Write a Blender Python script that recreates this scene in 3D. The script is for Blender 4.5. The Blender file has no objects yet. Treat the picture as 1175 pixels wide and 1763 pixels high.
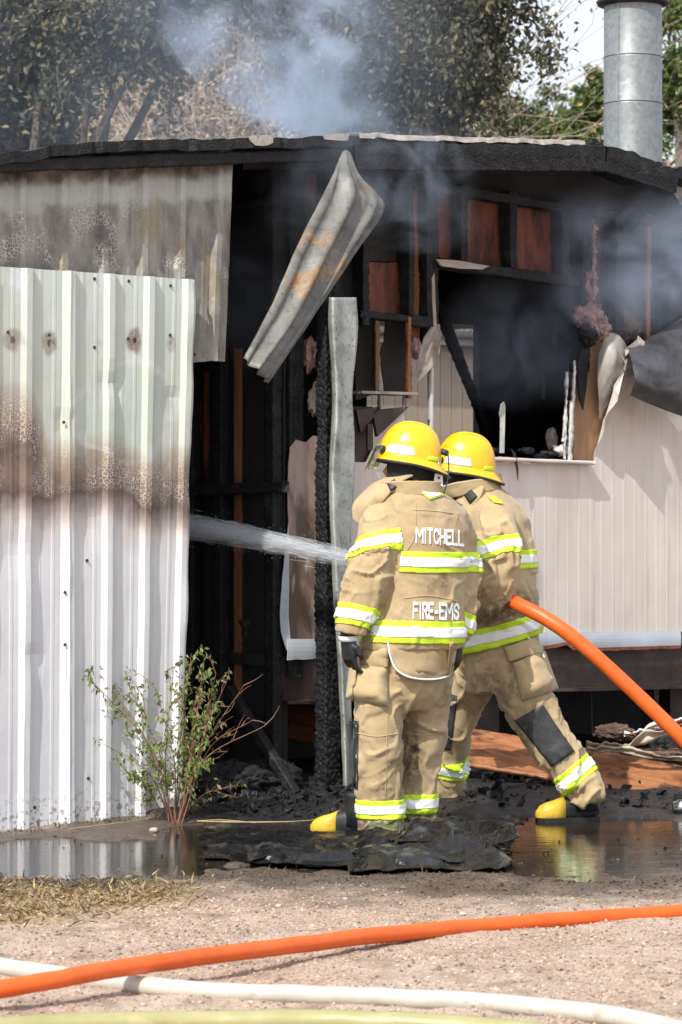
import bpy, bmesh, math, random
import numpy as np
from mathutils import Vector, Matrix
from mathutils.bvhtree import BVHTree
R = math.radians
random.seed(7); rng = np.random.default_rng(11)
sc = bpy.context.scene
# ------------------------------------------------------------------ camera
F, HOR, CX, CAMZ = 4900.0, 840.0, 587.5, 1.56       # focal length and horizon in photograph pixels, eye height
cam = bpy.data.cameras.new('camera'); camo = bpy.data.objects.new('camera', cam); sc.collection.objects.link(camo)
camo.location = (0, 0, CAMZ); camo.rotation_euler = (R(90), 0, 0)
cam.sensor_width = 36; cam.sensor_fit = 'AUTO'; cam.lens = F * 36 / 1763.0
cam.shift_y = -(881.5 - HOR) / 1763.0
cam.clip_start = .1; cam.clip_end = 2000
cam.dof.use_dof = True; cam.dof.focus_distance = 13.2; cam.dof.aperture_fstop = 6.3
sc.camera = camo
# ------------------------------------------------------------------ sky and sun
SUN = Vector((-.38, -.62, .78)).normalized()         # towards the sun: behind the viewer, left, high
w = bpy.data.worlds.new('World'); sc.world = w; w.use_nodes = True
wt = w.node_tree; wt.nodes.clear()
sky = wt.nodes.new('ShaderNodeTexSky'); sky.sky_type = 'NISHITA'; sky.sun_disc = False
sky.sun_elevation = math.asin(SUN.z); sky.sun_rotation = math.atan2(SUN.x, SUN.y)
sky.air_density = 1.0; sky.dust_density = 4.0; sky.ozone_density = 1.0; sky.altitude = 300
bg = wt.nodes.new('ShaderNodeBackground'); bg.inputs[1].default_value = .125
wo = wt.nodes.new('ShaderNodeOutputWorld')
hz = wt.nodes.new('ShaderNodeMix'); hz.data_type = 'RGBA'; hz.inputs[0].default_value = .55      # thin white high cloud over the whole sky
hz.inputs[7].default_value = (11.5, 11.8, 12.4, 1); wt.links.new(sky.outputs[0], hz.inputs[6])
wt.links.new(hz.outputs[2], bg.inputs[0]); wt.links.new(bg.outputs[0], wo.inputs[0])
sl = bpy.data.lights.new('sun', 'SUN'); sl.energy = 4.6; sl.angle = R(.55); sl.color = (1, .955, .88)
so = bpy.data.objects.new('sun', sl); sc.collection.objects.link(so)
so.rotation_euler = (-SUN).to_track_quat('-Z', 'Y').to_euler()
so.location = (-6, -8, 14)
vs = sc.view_settings
sc.display_settings.display_device = 'sRGB'
vs.view_transform = 'Standard'; vs.look = 'None'; vs.exposure = 0.06; vs.gamma = 1; vs.use_curve_mapping = False
sc.render.engine = 'CYCLES'
cy = sc.cycles
cy.use_denoising = True; cy.denoiser = 'OPENIMAGEDENOISE'
cy.max_bounces = 7; cy.diffuse_bounces = 3; cy.glossy_bounces = 3; cy.transmission_bounces = 4; cy.transparent_max_bounces = 12; cy.volume_bounces = 1
cy.volume_step_rate = 2.0; cy.volume_max_steps = 64
cy.sample_clamp_indirect = 6

# ------------------------------------------------------------------ geometry helpers
def P(px, py, Y):                                   # the point at distance Y that photograph pixel (px, py) shows
    return np.array([(px - CX) * Y / F, Y, CAMZ - (py - HOR) * Y / F])
def G(px, py, z=0.0):                               # the same on the ground
    return P(px, py, F * (CAMZ - z) / (py - HOR))
WO = np.array([-1.54, 12.85, 0.0]); WU = np.array([.76, .65, 0]); WN = np.array([-.65, .76, 0]); WANG = math.atan2(.65, .76)
def S(px, d=0.0):                                   # length along the building front at depth d
    a = (px - CX) / F
    return (a * (WO[1] + .76 * d) - WO[0] + .65 * d) / (.76 - .65 * a)
def L(px, py, d=0.0):                               # building coordinates (s, d, z)
    s = S(px, d); Y = WO[1] + .65 * s + .76 * d
    return np.array([s, d, CAMZ - (py - HOR) * Y / F])
def L2W(p):
    p = np.asarray(p, float)
    return WO + p[..., 0:1] * WU + p[..., 1:2] * WN + p[..., 2:3] * np.array([0, 0, 1.0])

def _hash(i):
    i = i.astype(np.uint64)
    n = (i[..., 0] * np.uint64(374761393) + i[..., 1] * np.uint64(668265263) + i[..., 2] * np.uint64(2246822519)) & np.uint64(0xffffffff)
    n = ((n ^ (n >> np.uint64(13))) * np.uint64(1274126177)) & np.uint64(0xffffffff)
    n = ((n ^ (n >> np.uint64(16))) * np.uint64(2654435761)) & np.uint64(0xffffffff)
    return ((n ^ (n >> np.uint64(15))) & np.uint64(0xffffff)).astype(float) / 0xffffff
def vn(p, off=0.0):                                 # smooth noise, -1..1
    p = np.asarray(p, float) + off + 1000.0
    i = np.floor(p).astype(np.int64); f = p - i; u = f * f * f * (f * (f * 6 - 15) + 10)
    r = 0
    for a in (0, 1):
        for b in (0, 1):
            for c in (0, 1):
                wgt = (u[..., 0] if a else 1 - u[..., 0]) * (u[..., 1] if b else 1 - u[..., 1]) * (u[..., 2] if c else 1 - u[..., 2])
                r = r + wgt * _hash(i + np.array([a, b, c]))
    return r * 2 - 1
def fbm(p, o=4, off=0.0):
    p = np.asarray(p, float); a, r = .5, 0
    for k in range(o):
        r = r + a * vn(p, off + k * 17.3); p = p * 2.03; a *= .5
    return r
def vor(p):                                         # F1, F2 of a cell noise
    p = np.asarray(p, float) + 500.0; i = np.floor(p).astype(np.int64)
    f1 = np.full(p.shape[:-1], 9.0); f2 = f1.copy()
    for a in (-1, 0, 1):
        for b in (-1, 0, 1):
            for c in (-1, 0, 1):
                j = i + np.array([a, b, c])
                q = j + np.stack([_hash(j), _hash(j + 71), _hash(j + 133)], -1)
                d = np.sqrt(((p - q) ** 2).sum(-1))
                m = d < f1
                f2 = np.where(m, f1, np.minimum(f2, d)); f1 = np.where(m, d, f1)
    return f1, f2
def sstep(a, b, x):
    t = np.clip((x - a) / (b - a), 0, 1); return t * t * (3 - 2 * t)
def tag(o, label, cat, group=None, kind=None):
    if label: o['label'] = label
    if cat: o['category'] = cat
    if group: o['group'] = group
    if kind: o['kind'] = kind
    return o
def link(o, parent=None):
    sc.collection.objects.link(o)
    if parent is not None: o.parent = parent
    return o
def empty(name, loc=(0, 0, 0), rz=0, label=None, cat=None, group=None):
    o = bpy.data.objects.new(name, None); o.location = loc; o.rotation_euler = (0, 0, rz); o.empty_display_size = .1
    link(o)
    return tag(o, label, cat, group)
def mesh_of(V, Fc, smooth=False):
    me = bpy.data.meshes.new('m')
    V = np.asarray(V, float)
    me.from_pydata(V.tolist() if len(V) < 2000 else V, [], Fc if isinstance(Fc, list) else Fc.tolist()); me.update()
    if smooth: me.polygons.foreach_set('use_smooth', np.ones(len(me.polygons), bool))
    return me
def obj(name, V, Fc, mat, parent=None, smooth=False, thick=0, label=None, cat=None, group=None, kind=None, world=False):
    me = V if isinstance(V, bpy.types.Mesh) else None
    if me is None:
        V = np.asarray(V, float)
        if world and parent is not None: V = V - np.array(parent.location)
        me = mesh_of(V, Fc, smooth)
    me.name = name
    o = bpy.data.objects.new(name, me)
    if mat is not None and not len(me.materials): me.materials.append(mat)
    link(o, parent)
    if thick:
        m = o.modifiers.new('thick', 'SOLIDIFY'); m.thickness = thick; m.offset = 0
    return tag(o, label, cat, group, kind)
class MB:                                           # collects shapes for ONE mesh
    def __init__(s): s.V = []; s.F = []; s.n = 0
    def add(s, V, Fc):
        V = np.asarray(V, float).reshape(-1, 3); s.V.append(V)
        s.F += [tuple(i + s.n for i in f) for f in Fc]; s.n += len(V); return s
    def grid(s, A, close_u=False, close_v=False, flip=False):
        A = np.asarray(A, float); n, m = A.shape[:2]; f = []
        for i in range(n if close_u else n - 1):
            for j in range(m if close_v else m - 1):
                q = (i * m + j, i * m + (j + 1) % m, ((i + 1) % n) * m + (j + 1) % m, ((i + 1) % n) * m + j)
                f.append(q[::-1] if flip else q)
        return s.add(A, f)
    def box(s, a, b):
        (x0, y0, z0), (x1, y1, z1) = a, b
        v = [(x, y, z) for z in (z0, z1) for y in (y0, y1) for x in (x0, x1)]
        return s.add(v, [(0, 2, 3, 1), (4, 5, 7, 6), (0, 1, 5, 4), (2, 6, 7, 3), (0, 4, 6, 2), (1, 3, 7, 5)])
    def tube(s, pts, rad, n=10, cap=True, flat=None, up=None):
        pts = np.asarray(pts, float); k = len(pts)
        rad = np.broadcast_to(np.asarray(rad, float), (k,)) if np.ndim(rad) < 2 else np.asarray(rad, float)
        T = np.gradient(pts, axis=0); T /= np.linalg.norm(T, axis=1)[:, None] + 1e-12
        ref = np.array(up if up is not None else ((0, 0, 1.0) if abs(T[0][2]) < .9 else (1.0, 0, 0)), float)
        rings = []
        a = np.linspace(0, 2 * math.pi, n, endpoint=False)
        for i in range(k):
            x = ref - T[i] * ref.dot(T[i]); x /= np.linalg.norm(x) + 1e-12; ref = x if up is None else ref
            y = np.cross(T[i], x)
            r = rad[i]; ra, rb = (r, r) if np.ndim(r) == 0 else r
            rings.append(pts[i] + np.outer(np.cos(a), x) * ra + np.outer(np.sin(a), y) * rb)
        base = s.n
        s.grid(np.array(rings), close_v=True)
        if cap:
            s.F.append(tuple(base + j for j in range(n))[::-1]); s.F.append(tuple(base + (k - 1) * n + j for j in range(n)))
        return s
    def verts(s): return np.concatenate(s.V)
    def build(s, name, mat, parent=None, **k): return obj(name, s.verts(), s.F, mat, parent, **k)
def spline(pts, n):                                 # smooth curve through the points
    p = np.asarray(pts, float); k = len(p); t = np.linspace(0, k - 1, n)
    q = np.vstack([2 * p[0] - p[1], p, 2 * p[-1] - p[-2]])
    i = np.minimum(t.astype(int), k - 2); u = (t - i)[:, None]
    a, b, c, d = q[i], q[i + 1], q[i + 2], q[i + 3]
    return .5 * (2 * b + (c - a) * u + (2 * a - 5 * b + 4 * c - d) * u ** 2 + (3 * b - a - 3 * c + d) * u ** 3)
def interp(x, xs, ys): return np.interp(x, xs, ys)
def leaves(C, size, N=None, dirs=None, aspect=2.0, droop=0.0, bend=.25):   # kite leaves: 4 verts, 2 triangles each
    n = len(C); size = np.broadcast_to(size, (n,))[:, None]
    d = rng.normal(size=(n, 3)) if dirs is None else dirs
    d = d + np.array([0, 0, -droop]); d /= np.linalg.norm(d, axis=1)[:, None]
    r = rng.normal(size=(n, 3)); r -= d * (r * d).sum(1)[:, None]; r /= np.linalg.norm(r, axis=1)[:, None]
    nn = np.cross(d, r)
    V = np.stack([C, C + d * size * .45 + r * size / aspect / 2 + nn * size * bend * .3, C + d * size + nn * size * bend * .1 , C + d * size * .45 - r * size / aspect / 2 + nn * size * bend * .3], 1).reshape(-1, 3)
    i = np.arange(n)[:, None] * 4
    return V, np.concatenate([i + [0, 1, 2], i + [0, 2, 3]])
def vcol(o, cols, name='tint'):
    a = o.data.color_attributes.new(name, 'FLOAT_COLOR', 'POINT')
    c = np.ones((len(cols), 4)); c[:, :3] = cols; a.data.foreach_set('color', c.ravel())
def vattr(o, vals, name):
    a = o.data.attributes.new(name, 'FLOAT', 'POINT'); a.data.foreach_set('value', np.asarray(vals, float).ravel())

# ------------------------------------------------------------------ material helpers
class NT:
    def __init__(s, name):
        s.m = bpy.data.materials.new(name); s.m.use_nodes = True; s.t = s.m.node_tree; s.t.nodes.clear()
        s.out = s.t.nodes.new('ShaderNodeOutputMaterial'); s.bsdf = None
    def n(s, kind, ins=None, **props):
        nd = s.t.nodes.new('ShaderNode' + kind)
        for k, v in props.items(): setattr(nd, k, v)
        for k, v in (ins or {}).items():
            if isinstance(v, bpy.types.NodeSocket): s.t.links.new(v, nd.inputs[k])
            else: nd.inputs[k].default_value = v
        return nd
    def pr(s, **ins):
        nd = s.n('BsdfPrincipled', {k.replace('_', ' '): v for k, v in ins.items()}); s.bsdf = nd
        s.t.links.new(nd.outputs[0], s.out.inputs[0]); return nd
    def co(s, which='Object', scale=(1, 1, 1), loc=(0, 0, 0)):
        c = s.n('TexCoord'); return s.n('Mapping', {0: c.outputs[which], 'Scale': scale, 'Location': loc}).outputs[0]
    def noise(s, vec, scale, detail=5, rough=.55, dist=0):
        return s.n('TexNoise', {'Vector': vec, 'Scale': scale, 'Detail': detail, 'Roughness': rough, 'Distortion': dist}).outputs[0]
    def ramp(s, fac, stops, mode='LINEAR'):
        r = s.n('ValToRGB', {0: fac}); e = r.color_ramp.elements; r.color_ramp.interpolation = mode
        while len(e) < len(stops): e.new(.5)
        for k, (p, c) in enumerate(stops):
            e[k].position = p; e[k].color = (*c, 1) if np.ndim(c) else (c, c, c, 1)
        return r.outputs[0]
    def mix(s, fac, a, b, mode='MIX'):
        nd = s.n('Mix', data_type='RGBA', blend_type=mode)
        for k, v in ((0, fac), (6, a), (7, b)):
            if isinstance(v, bpy.types.NodeSocket): s.t.links.new(v, nd.inputs[k])
            else: nd.inputs[k].default_value = (*v, 1) if np.ndim(v) and len(v) == 3 else v
        return nd.outputs[2]
    def math(s, op, a, b=0.0, c=0.0, clamp=False):
        return s.n('Math', {0: a, 1: b, 2: c}, operation=op, use_clamp=clamp).outputs[0]
    def bump(s, h, strength=.3, dist=.01, prev=None):
        ins = {'Height': h, 'Strength': strength, 'Distance': dist}
        if prev is not None: ins['Normal'] = prev
        return s.n('Bump', ins).outputs[0]
    def attr(s, name, col=False):
        a = s.n('Attribute', attribute_name=name); return a.outputs[0 if col else 2]
    def xyz(s, vec):
        x = s.n('SeparateXYZ', {0: vec}); return x.outputs
    def smooth(s, x, a, b):
        return s.n('MapRange', {0: x, 1: a, 2: b, 3: 0.0, 4: 1.0}, interpolation_type='SMOOTHSTEP').outputs[0]
def simple(name, stops, scale=8, rough=.6, bump=.3, bdist=.005, metal=0, stretch=(1, 1, 1), bscale=None, detail=6, spec=.5, rvar=0, coat=0):
    t = NT(name); v = t.co(scale=stretch)
    n = t.noise(v, scale, detail)
    c = t.ramp(n, stops) if len(stops) > 1 else None
    ins = dict(Roughness=rough, Metallic=metal)
    p = t.pr(**ins); p.inputs['Specular IOR Level'].default_value = spec
    if coat: p.inputs['Coat Weight'].default_value = coat; p.inputs['Coat Roughness'].default_value = .08
    if c is not None: t.t.links.new(c, p.inputs['Base Color'])
    else: p.inputs['Base Color'].default_value = (*stops[0][1], 1)
    if rvar:
        t.t.links.new(t.math('MULTIPLY_ADD', t.noise(v, scale * 1.7, 4), rvar, rough - rvar / 2), p.inputs['Roughness'])
    if bump:
        b = t.noise(v, bscale or scale * 4, 5); t.t.links.new(t.bump(b, bump, bdist), p.inputs['Normal'])
    return t.m
# ------------------------------------------------------------------ materials
def m_gravel():
    t = NT('gravel_ground'); v = t.co()
    wet = t.attr('wet'); ash = t.attr('ash'); straw = t.attr('straw')
    vo = t.n('TexVoronoi', {'Vector': v, 'Scale': 150.0})
    g1 = t.ramp(t.xyz(vo.outputs['Color'])[0], [(0, (.13, .085, .06)), (.25, (.31, .21, .155)), (.55, (.46, .35, .27)), (.8, (.37, .25, .185)), (1, (.62, .53, .44))])
    big = t.noise(v, 1.1, 5)
    g2 = t.mix(t.smooth(big, .35, .7), g1, t.mix(.55, g1, (.50, .42, .35)))
    dirt = t.mix(t.math('MULTIPLY', t.smooth(t.noise(v, 5, 7, .62), .48, .72), .8), g2, (.20, .14, .095))
    st = t.mix(straw, dirt, t.ramp(t.noise(v, 60, 4), [(.3, (.20, .14, .07)), (.7, (.42, .31, .15))]))
    wetc = t.mix(wet, st, t.mix(.78, st, (.022, .017, .012)))
    bl = t.ramp(t.noise(v, 70, 5), [(.35, (.008, .008, .009)), (.62, (.028, .027, .027)), (.74, (.11, .10, .095))])
    c = t.mix(ash, wetc, bl)
    rgh = t.math('SUBTRACT', .92, t.math('MULTIPLY', t.math('MAXIMUM', wet, t.math('MULTIPLY', ash, .6)), .5))
    h = t.math('ADD', vo.outputs['Distance'], t.math('MULTIPLY', t.noise(v, 45, 5), 1.2))
    t.pr(**{'Base_Color': c, 'Roughness': rgh, 'Normal': t.bump(h, .55, .006)})
    return t.m
def m_water():
    t = NT('puddle_water'); v = t.co(scale=(1, 2.2, 1))
    n1 = t.noise(v, 7, 3); n2 = t.noise(v, 38, 3)
    h = t.math('ADD', t.math('MULTIPLY', n1, 1.0), t.math('MULTIPLY', n2, .4))
    c = t.ramp(t.noise(t.co(), 2.5, 5), [(.35, (.012, .010, .008)), (.65, (.04, .032, .024))])
    p = t.pr(**{'Base_Color': c, 'Roughness': t.math('MULTIPLY_ADD', t.smooth(t.noise(t.co(), 3.5, 6), .5, .7), .09, .025), 'Normal': t.bump(h, .22, .006)}); p.inputs['IOR'].default_value = 1.40
    p.inputs['Specular IOR Level'].default_value = .62
    return t.m
def m_white_panel():
    t = NT('scorched_white_paint'); v = t.co(); x, y, z = t.xyz(v)
    nb = t.noise(t.co(scale=(1, 1, .5)), 2.6, 6, .6); nf = t.noise(v, 22, 5)
    left = t.math('SUBTRACT', 1.0, t.smooth(x, .16, .30))                       # the left sheet burned higher
    rightp = t.smooth(x, .62, .80)
    zz = t.math('ADD', z, t.math('MULTIPLY_ADD', nb, .44, -.22))
    zz = t.math('SUBTRACT', zz, t.math('MULTIPLY', left, t.math('MULTIPLY', t.smooth(z, 1.60, 1.75), .22)))
    zz = t.math('ADD', zz, t.math('MULTIPLY', rightp, .06))
    lv = t.n('MapRange', {0: zz, 1: 1.15, 2: 2.65}).outputs[0]
    st = lambda zv: (zv - 1.15) / 1.5
    base = t.ramp(lv, [(st(1.24), (.70, .705, .735)), (st(1.38), (.62, .575, .56)), (st(1.47), (.33, .275, .25)), (st(1.535), (.125, .090, .075)), (st(1.62), (.20, .145, .11)), (st(1.72), (.33, .28, .215)), (st(1.83), (.52, .545, .49)), (st(2.5), (.56, .62, .575))])
    # crazed paint in the brown band
    vo = t.n('TexVoronoi', {'Vector': t.co(scale=(1, .2, .85)), 'Scale': 78.0}, feature='DISTANCE_TO_EDGE')
    crk = t.math('SUBTRACT', 1.0, t.smooth(vo.outputs[0], .02, .09))
    band = t.math('MULTIPLY', t.smooth(zz, 1.53, 1.57), t.math('SUBTRACT', 1.0, t.smooth(zz, 1.72, 1.80)))
    band = t.math('MULTIPLY', band, t.smooth(t.noise(v, 4.5, 3), .35, .55))
    base = t.mix(t.math('MULTIPLY', t.math('MULTIPLY', crk, band), .75), base, (.62, .57, .53))
    # pale ghost patches high up
    gh = t.smooth(t.noise(t.co(scale=(1, 1, .7)), 5.0, 6, .6, .8), .55, .66)
    hi = t.smooth(z, 1.7, 1.95)
    base = t.mix(t.math('MULTIPLY', t.math('MULTIPLY', gh, hi), .55), base, (.70, .72, .78))
    gr = t.smooth(t.noise(t.co(scale=(1, 1, .25)), 14.0, 5), .52, .75)
    base = t.mix(t.math('MULTIPLY', t.math('MULTIPLY', gr, hi), .25), base, (.42, .40, .33))
    for (px, py, rx, rz, dark) in ((229, 586, .050, .066, 1), (84, 590, .045, .062, .8), (22, 585, .055, .06, .7), (292, 590, .03, .05, .4), (168, 590, .03, .03, .18)):
        s0, _, z0 = L(px, py, 0)
        dv = t.math('SQRT', t.math('ADD', t.math('POWER', t.math('DIVIDE', t.math('SUBTRACT', x, s0), rx), 2.0), t.math('POWER', t.math('DIVIDE', t.math('SUBTRACT', z, z0), rz), 2.0)))
        dv = t.math('ADD', dv, t.math('MULTIPLY_ADD', nf, .9, -.45))
        base = t.mix(t.math('MULTIPLY', t.math('SUBTRACT', 1.0, t.smooth(dv, .55, 1.15)), dark), base, (.235, .185, .155))
        base = t.mix(t.math('MULTIPLY', t.math('MULTIPLY', t.math('SUBTRACT', 1.0, t.smooth(dv, .5, .9)), crk), dark * .6), base, (.5, .46, .43))
        base = t.mix(t.math('MULTIPLY', t.math('SUBTRACT', 1.0, t.smooth(dv, .12, .32)), dark), base, (.02, .018, .017))
    s0, _, z0 = L(218, 705, 0)                                                  # big pale heat ring on the right sheet
    dv = t.math('SQRT', t.math('ADD', t.math('POWER', t.math('DIVIDE', t.math('SUBTRACT', x, s0), .29), 2.0), t.math('POWER', t.math('DIVIDE', t.math('SUBTRACT', z, z0), .25), 2.0)))
    dv = t.math('ADD', dv, t.math('MULTIPLY_ADD', t.noise(v, 4, 6), .9, -.45))
    ring = t.math('MULTIPLY', t.smooth(dv, .86, .98), t.math('SUBTRACT', 1.0, t.smooth(dv, 1.0, 1.08)))
    base = t.mix(t.math('MULTIPLY', t.math('MULTIPLY', ring, t.smooth(t.noise(v, 3.4, 4), .42, .62)), .5), base, (.70, .71, .76))
    base = t.mix(t.math('MULTIPLY', t.math('MULTIPLY', t.math('SUBTRACT', 1.0, t.smooth(dv, .8, .95)), t.smooth(z, 1.70, 1.80)), .45), base, (.47, .56, .50))
    low = t.math('MULTIPLY', t.math('SUBTRACT', 1.0, t.smooth(z, .02, .22)), t.smooth(t.noise(v, 40, 6), .52, .62))
    base = t.mix(t.math('MULTIPLY', low, .75), base, (.10, .085, .07))
    drip = t.math('MULTIPLY', t.smooth(t.noise(t.co(scale=(1, 1, .05)), 26, 4), .52, .75), .30)
    base = t.mix(drip, base, (.40, .38, .36))
    b = t.bump(t.noise(v, 9, 4), .18, .01); b = t.bump(vo.outputs[0], .12, .002, b)
    rg = t.math('MULTIPLY_ADD', t.smooth(zz, 1.45, 1.6), .25, .42)
    t.pr(**{'Base_Color': base, 'Roughness': rg, 'Normal': b}); return t.m
def m_upper_panel():
    t = NT('burnt_bare_sheet_metal'); v = t.co(); x, y, z = t.xyz(v)
    n = t.noise(t.co(scale=(1, 1, .35)), 7, 7, .65, .4)
    c = t.ramp(n, [(.25, (.085, .082, .082)), (.42, (.20, .19, .175)), (.55, (.33, .315, .28)), (.68, (.42, .41, .375)), (.8, (.52, .53, .50))])
    yl = t.smooth(t.noise(t.co(scale=(1, 1, .5), loc=(3, 0, 0)), 6, 5), .56, .66)
    c = t.mix(t.math('MULTIPLY', yl, .55), c, (.30, .24, .10))
    vo = t.n('TexVoronoi', {'Vector': t.co(scale=(1, .2, .8)), 'Scale': 66.0}, feature='DISTANCE_TO_EDGE')
    crk = t.math('MULTIPLY', t.math('SUBTRACT', 1.0, t.smooth(vo.outputs[0], .02, .10)), t.smooth(t.noise(v, 4, 4), .52, .62))
    c = t.mix(t.math('MULTIPLY', crk, .8), c, (.62, .61, .58))
    sp = t.smooth(t.noise(v, 70, 5), .55, .72)
    c = t.mix(t.math('MULTIPLY', sp, .35), c, (.07, .065, .06))
    zz = t.math('SUBTRACT', t.math('SUBTRACT', z, t.math('MULTIPLY', x, .115)), t.math('MULTIPLY_ADD', t.noise(v, 9, 4), .12, -.06))
    pale = t.math('MULTIPLY', t.smooth(zz, 2.78, 2.84), t.math('SUBTRACT', 1.0, t.smooth(zz, 2.90, 2.95)))
    c = t.mix(t.math('MULTIPLY', pale, .7), c, (.52, .55, .53))
    c = t.mix(t.math('MULTIPLY', t.smooth(zz, 2.89, 2.97), .85), c, t.ramp(t.noise(v, 12, 5), [(.35, (.035, .028, .025)), (.65, (.26, .21, .18))]))
    t.pr(**{'Base_Color': c, 'Roughness': .6, 'Metallic': .15, 'Normal': t.bump(n, .25, .006)}); return t.m
def m_galv_rust(name, rust=.5, tint=(.42, .43, .42), metal=.35, seed=0):
    t = NT(name); v = t.co(loc=(seed, 0, 0))
    n = t.noise(v, 6, 7, .62, .5)
    c = t.ramp(n, [(.28, tuple(k * .38 for k in tint)), (.5, tint), (.72, tuple(min(.8, k * 1.45) for k in tint))])
    r = t.smooth(t.noise(t.co(loc=(seed + 4, 2, 0)), 3.2, 7, .62, .6), .66 - rust * .25, .80 - rust * .25)
    rc = t.ramp(t.noise(v, 24, 5), [(.3, (.14, .075, .035)), (.55, (.33, .18, .075)), (.75, (.36, .27, .14))])
    c = t.mix(r, c, rc)
    c = t.mix(t.math('MULTIPLY', t.smooth(t.noise(v, 48, 5), .58, .68), .7), c, (.05, .045, .04))
    t.pr(**{'Base_Color': c, 'Roughness': .5, 'Metallic': metal, 'Normal': t.bump(n, .3, .006)}); return t.m
def m_char():
    t = NT('charred_wood'); v = t.co()
    vo = t.n('TexVoronoi', {'Vector': t.co(scale=(1, 1, .75)), 'Scale': 55.0}, feature='DISTANCE_TO_EDGE')
    c = t.ramp(t.noise(v, 14, 6), [(.3, (.006, .006, .007)), (.6, (.016, .016, .018)), (.82, (.045, .045, .047))])
    h = t.math('ADD', t.smooth(vo.outputs[0], 0, .25), t.math('MULTIPLY', t.noise(v, 120, 4), .3))
    p = t.pr(**{'Base_Color': c, 'Roughness': .62, 'Normal': t.bump(h, .4, .006)}); p.inputs['Specular IOR Level'].default_value = .3; return t.m
def m_siding(name, c0, c1, grime, soot=0, seed=0):
    t = NT(name); v = t.co(loc=(seed, 0, 0))
    c = t.ramp(t.noise(t.co(scale=(1, 1, .12), loc=(seed, 0, 0)), 9, 5), [(.35, c0), (.65, c1)])
    g = t.smooth(t.noise(t.co(scale=(1, 1, .06), loc=(seed, 0, 0)), 24, 5), .52, .72)
    c = t.mix(t.math('MULTIPLY', g, .35), c, grime)
    pk = t.smooth(t.noise(v, 2.0, 4), .5, .68); c = t.mix(t.math('MULTIPLY', pk, .22), c, (.66, .47, .46))
    sp = t.smooth(t.noise(v, 60, 4), .70, .76); c = t.mix(t.math('MULTIPLY', sp, .6), c, grime)
    if soot:
        s_ = t.smooth(t.noise(t.co(scale=(1, 1, .5), loc=(seed, 0, 0)), 5, 6, .6, .5), .62 - soot * .3, .82 - soot * .3)
        c = t.mix(t.math('MULTIPLY', s_, .8), c, (.12, .08, .06))
        s2 = t.smooth(t.noise(t.co(scale=(1, 1, .3), loc=(seed + 9, 0, 0)), 11, 6), .58, .68); c = t.mix(t.math('MULTIPLY', s2, .6), c, (.62, .56, .52))
    t.pr(**{'Base_Color': c, 'Roughness': .45, 'Normal': t.bump(t.noise(v, 14, 4), .1, .006)}); return t.m
def m_plywood():
    t = NT('scorched_plywood'); v = t.co(scale=(.28, 1, 1))
    n = t.noise(v, 14, 7, .65, 1.6)
    c = t.ramp(n, [(.28, (.05, .022, .012)), (.43, (.21, .075, .028)), (.6, (.34, .14, .055)), (.78, (.42, .24, .13))])
    k = t.smooth(t.noise(t.co(scale=(.5, 1, 1), loc=(5, 0, 0)), 10, 6), .55, .68)
    c = t.mix(t.math('MULTIPLY', k, .9), c, (.018, .013, .011))
    a = t.smooth(t.noise(t.co(), 90, 3), .66, .72); c = t.mix(t.math('MULTIPLY', a, .5), c, (.4, .38, .36))
    t.pr(**{'Base_Color': c, 'Roughness': .5, 'Normal': t.bump(n, .4, .006)}); return t.m
def m_turnout():
    t = NT('tan_turnout_cloth'); v = t.co(); at = t.attr('soil_shade')
    c = t.ramp(t.noise(v, 5, 6), [(.3, (.41, .305, .165)), (.7, (.50, .385, .225))])
    fine = t.noise(v, 160, 3); c = t.mix(t.math('MULTIPLY', t.smooth(fine, .45, .75), .18), c, (.34, .25, .13))
    sm = t.smooth(t.noise(v, 13, 7, .65), .56, .74); c = t.mix(t.math('MULTIPLY', sm, .38), c, (.22, .16, .09))
    fade = t.smooth(t.noise(t.co(loc=(7, 3, 1)), 4, 5), .5, .7); c = t.mix(t.math('MULTIPLY', fade, .3), c, (.58, .47, .30))
    s2 = t.math('MULTIPLY', at, t.smooth(t.noise(v, 26, 6, .65), .32, .6)); c = t.mix(s2, c, (.075, .05, .032))
    wv = t.n('TexWave', {'Vector': t.co(scale=(1, 1, 1)), 'Scale': 260.0}, wave_type='BANDS', bands_direction='DIAGONAL').outputs[1]
    rn = t.n('TexNoise', {'Vector': t.co(scale=(1, 1, .7)), 'Scale': 5.5, 'Detail': 3.0, 'Roughness': .5, 'Distortion': .9}, noise_type='RIDGED_MULTIFRACTAL').outputs[0]
    rn2 = t.n('TexNoise', {'Vector': t.co(scale=(1, 1, 1.6), loc=(3, 1, 2)), 'Scale': 9.0, 'Detail': 2.0, 'Roughness': .5, 'Distortion': .6}, noise_type='RIDGED_MULTIFRACTAL').outputs[0]
    b = t.bump(t.math('ADD', rn, t.math('MULTIPLY', rn2, .5)), .22, .010); b = t.bump(t.noise(v, 90, 3), .25, .002, b); b = t.bump(wv, .05, .001, b)
    p = t.pr(**{'Base_Color': c, 'Roughness': .85, 'Normal': b}); p.inputs['Sheen Weight'].default_value = .25; p.inputs['Specular IOR Level'].default_value = .25
    return t.m
def m_hose(name, base, worn, dirt, ds=.66):
    t = NT(name); v = t.co()
    c = t.ramp(t.noise(v, 9, 6), [(.3, base), (.75, worn)])
    k = t.smooth(t.noise(v, 11, 6, .62), ds, ds + .07); k2 = t.smooth(t.noise(v, 75, 4), .62, .7)
    c = t.mix(t.math('MULTIPLY', k, .75), c, dirt); c = t.mix(t.math('MULTIPLY', k2, .25), c, dirt)
    jac = t.noise(t.co(scale=(.6, 1, 1)), 230, 2)
    p = t.pr(**{'Base_Color': c, 'Roughness': .42, 'Normal': t.bump(jac, .12, .002)})
    return t.m
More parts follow.
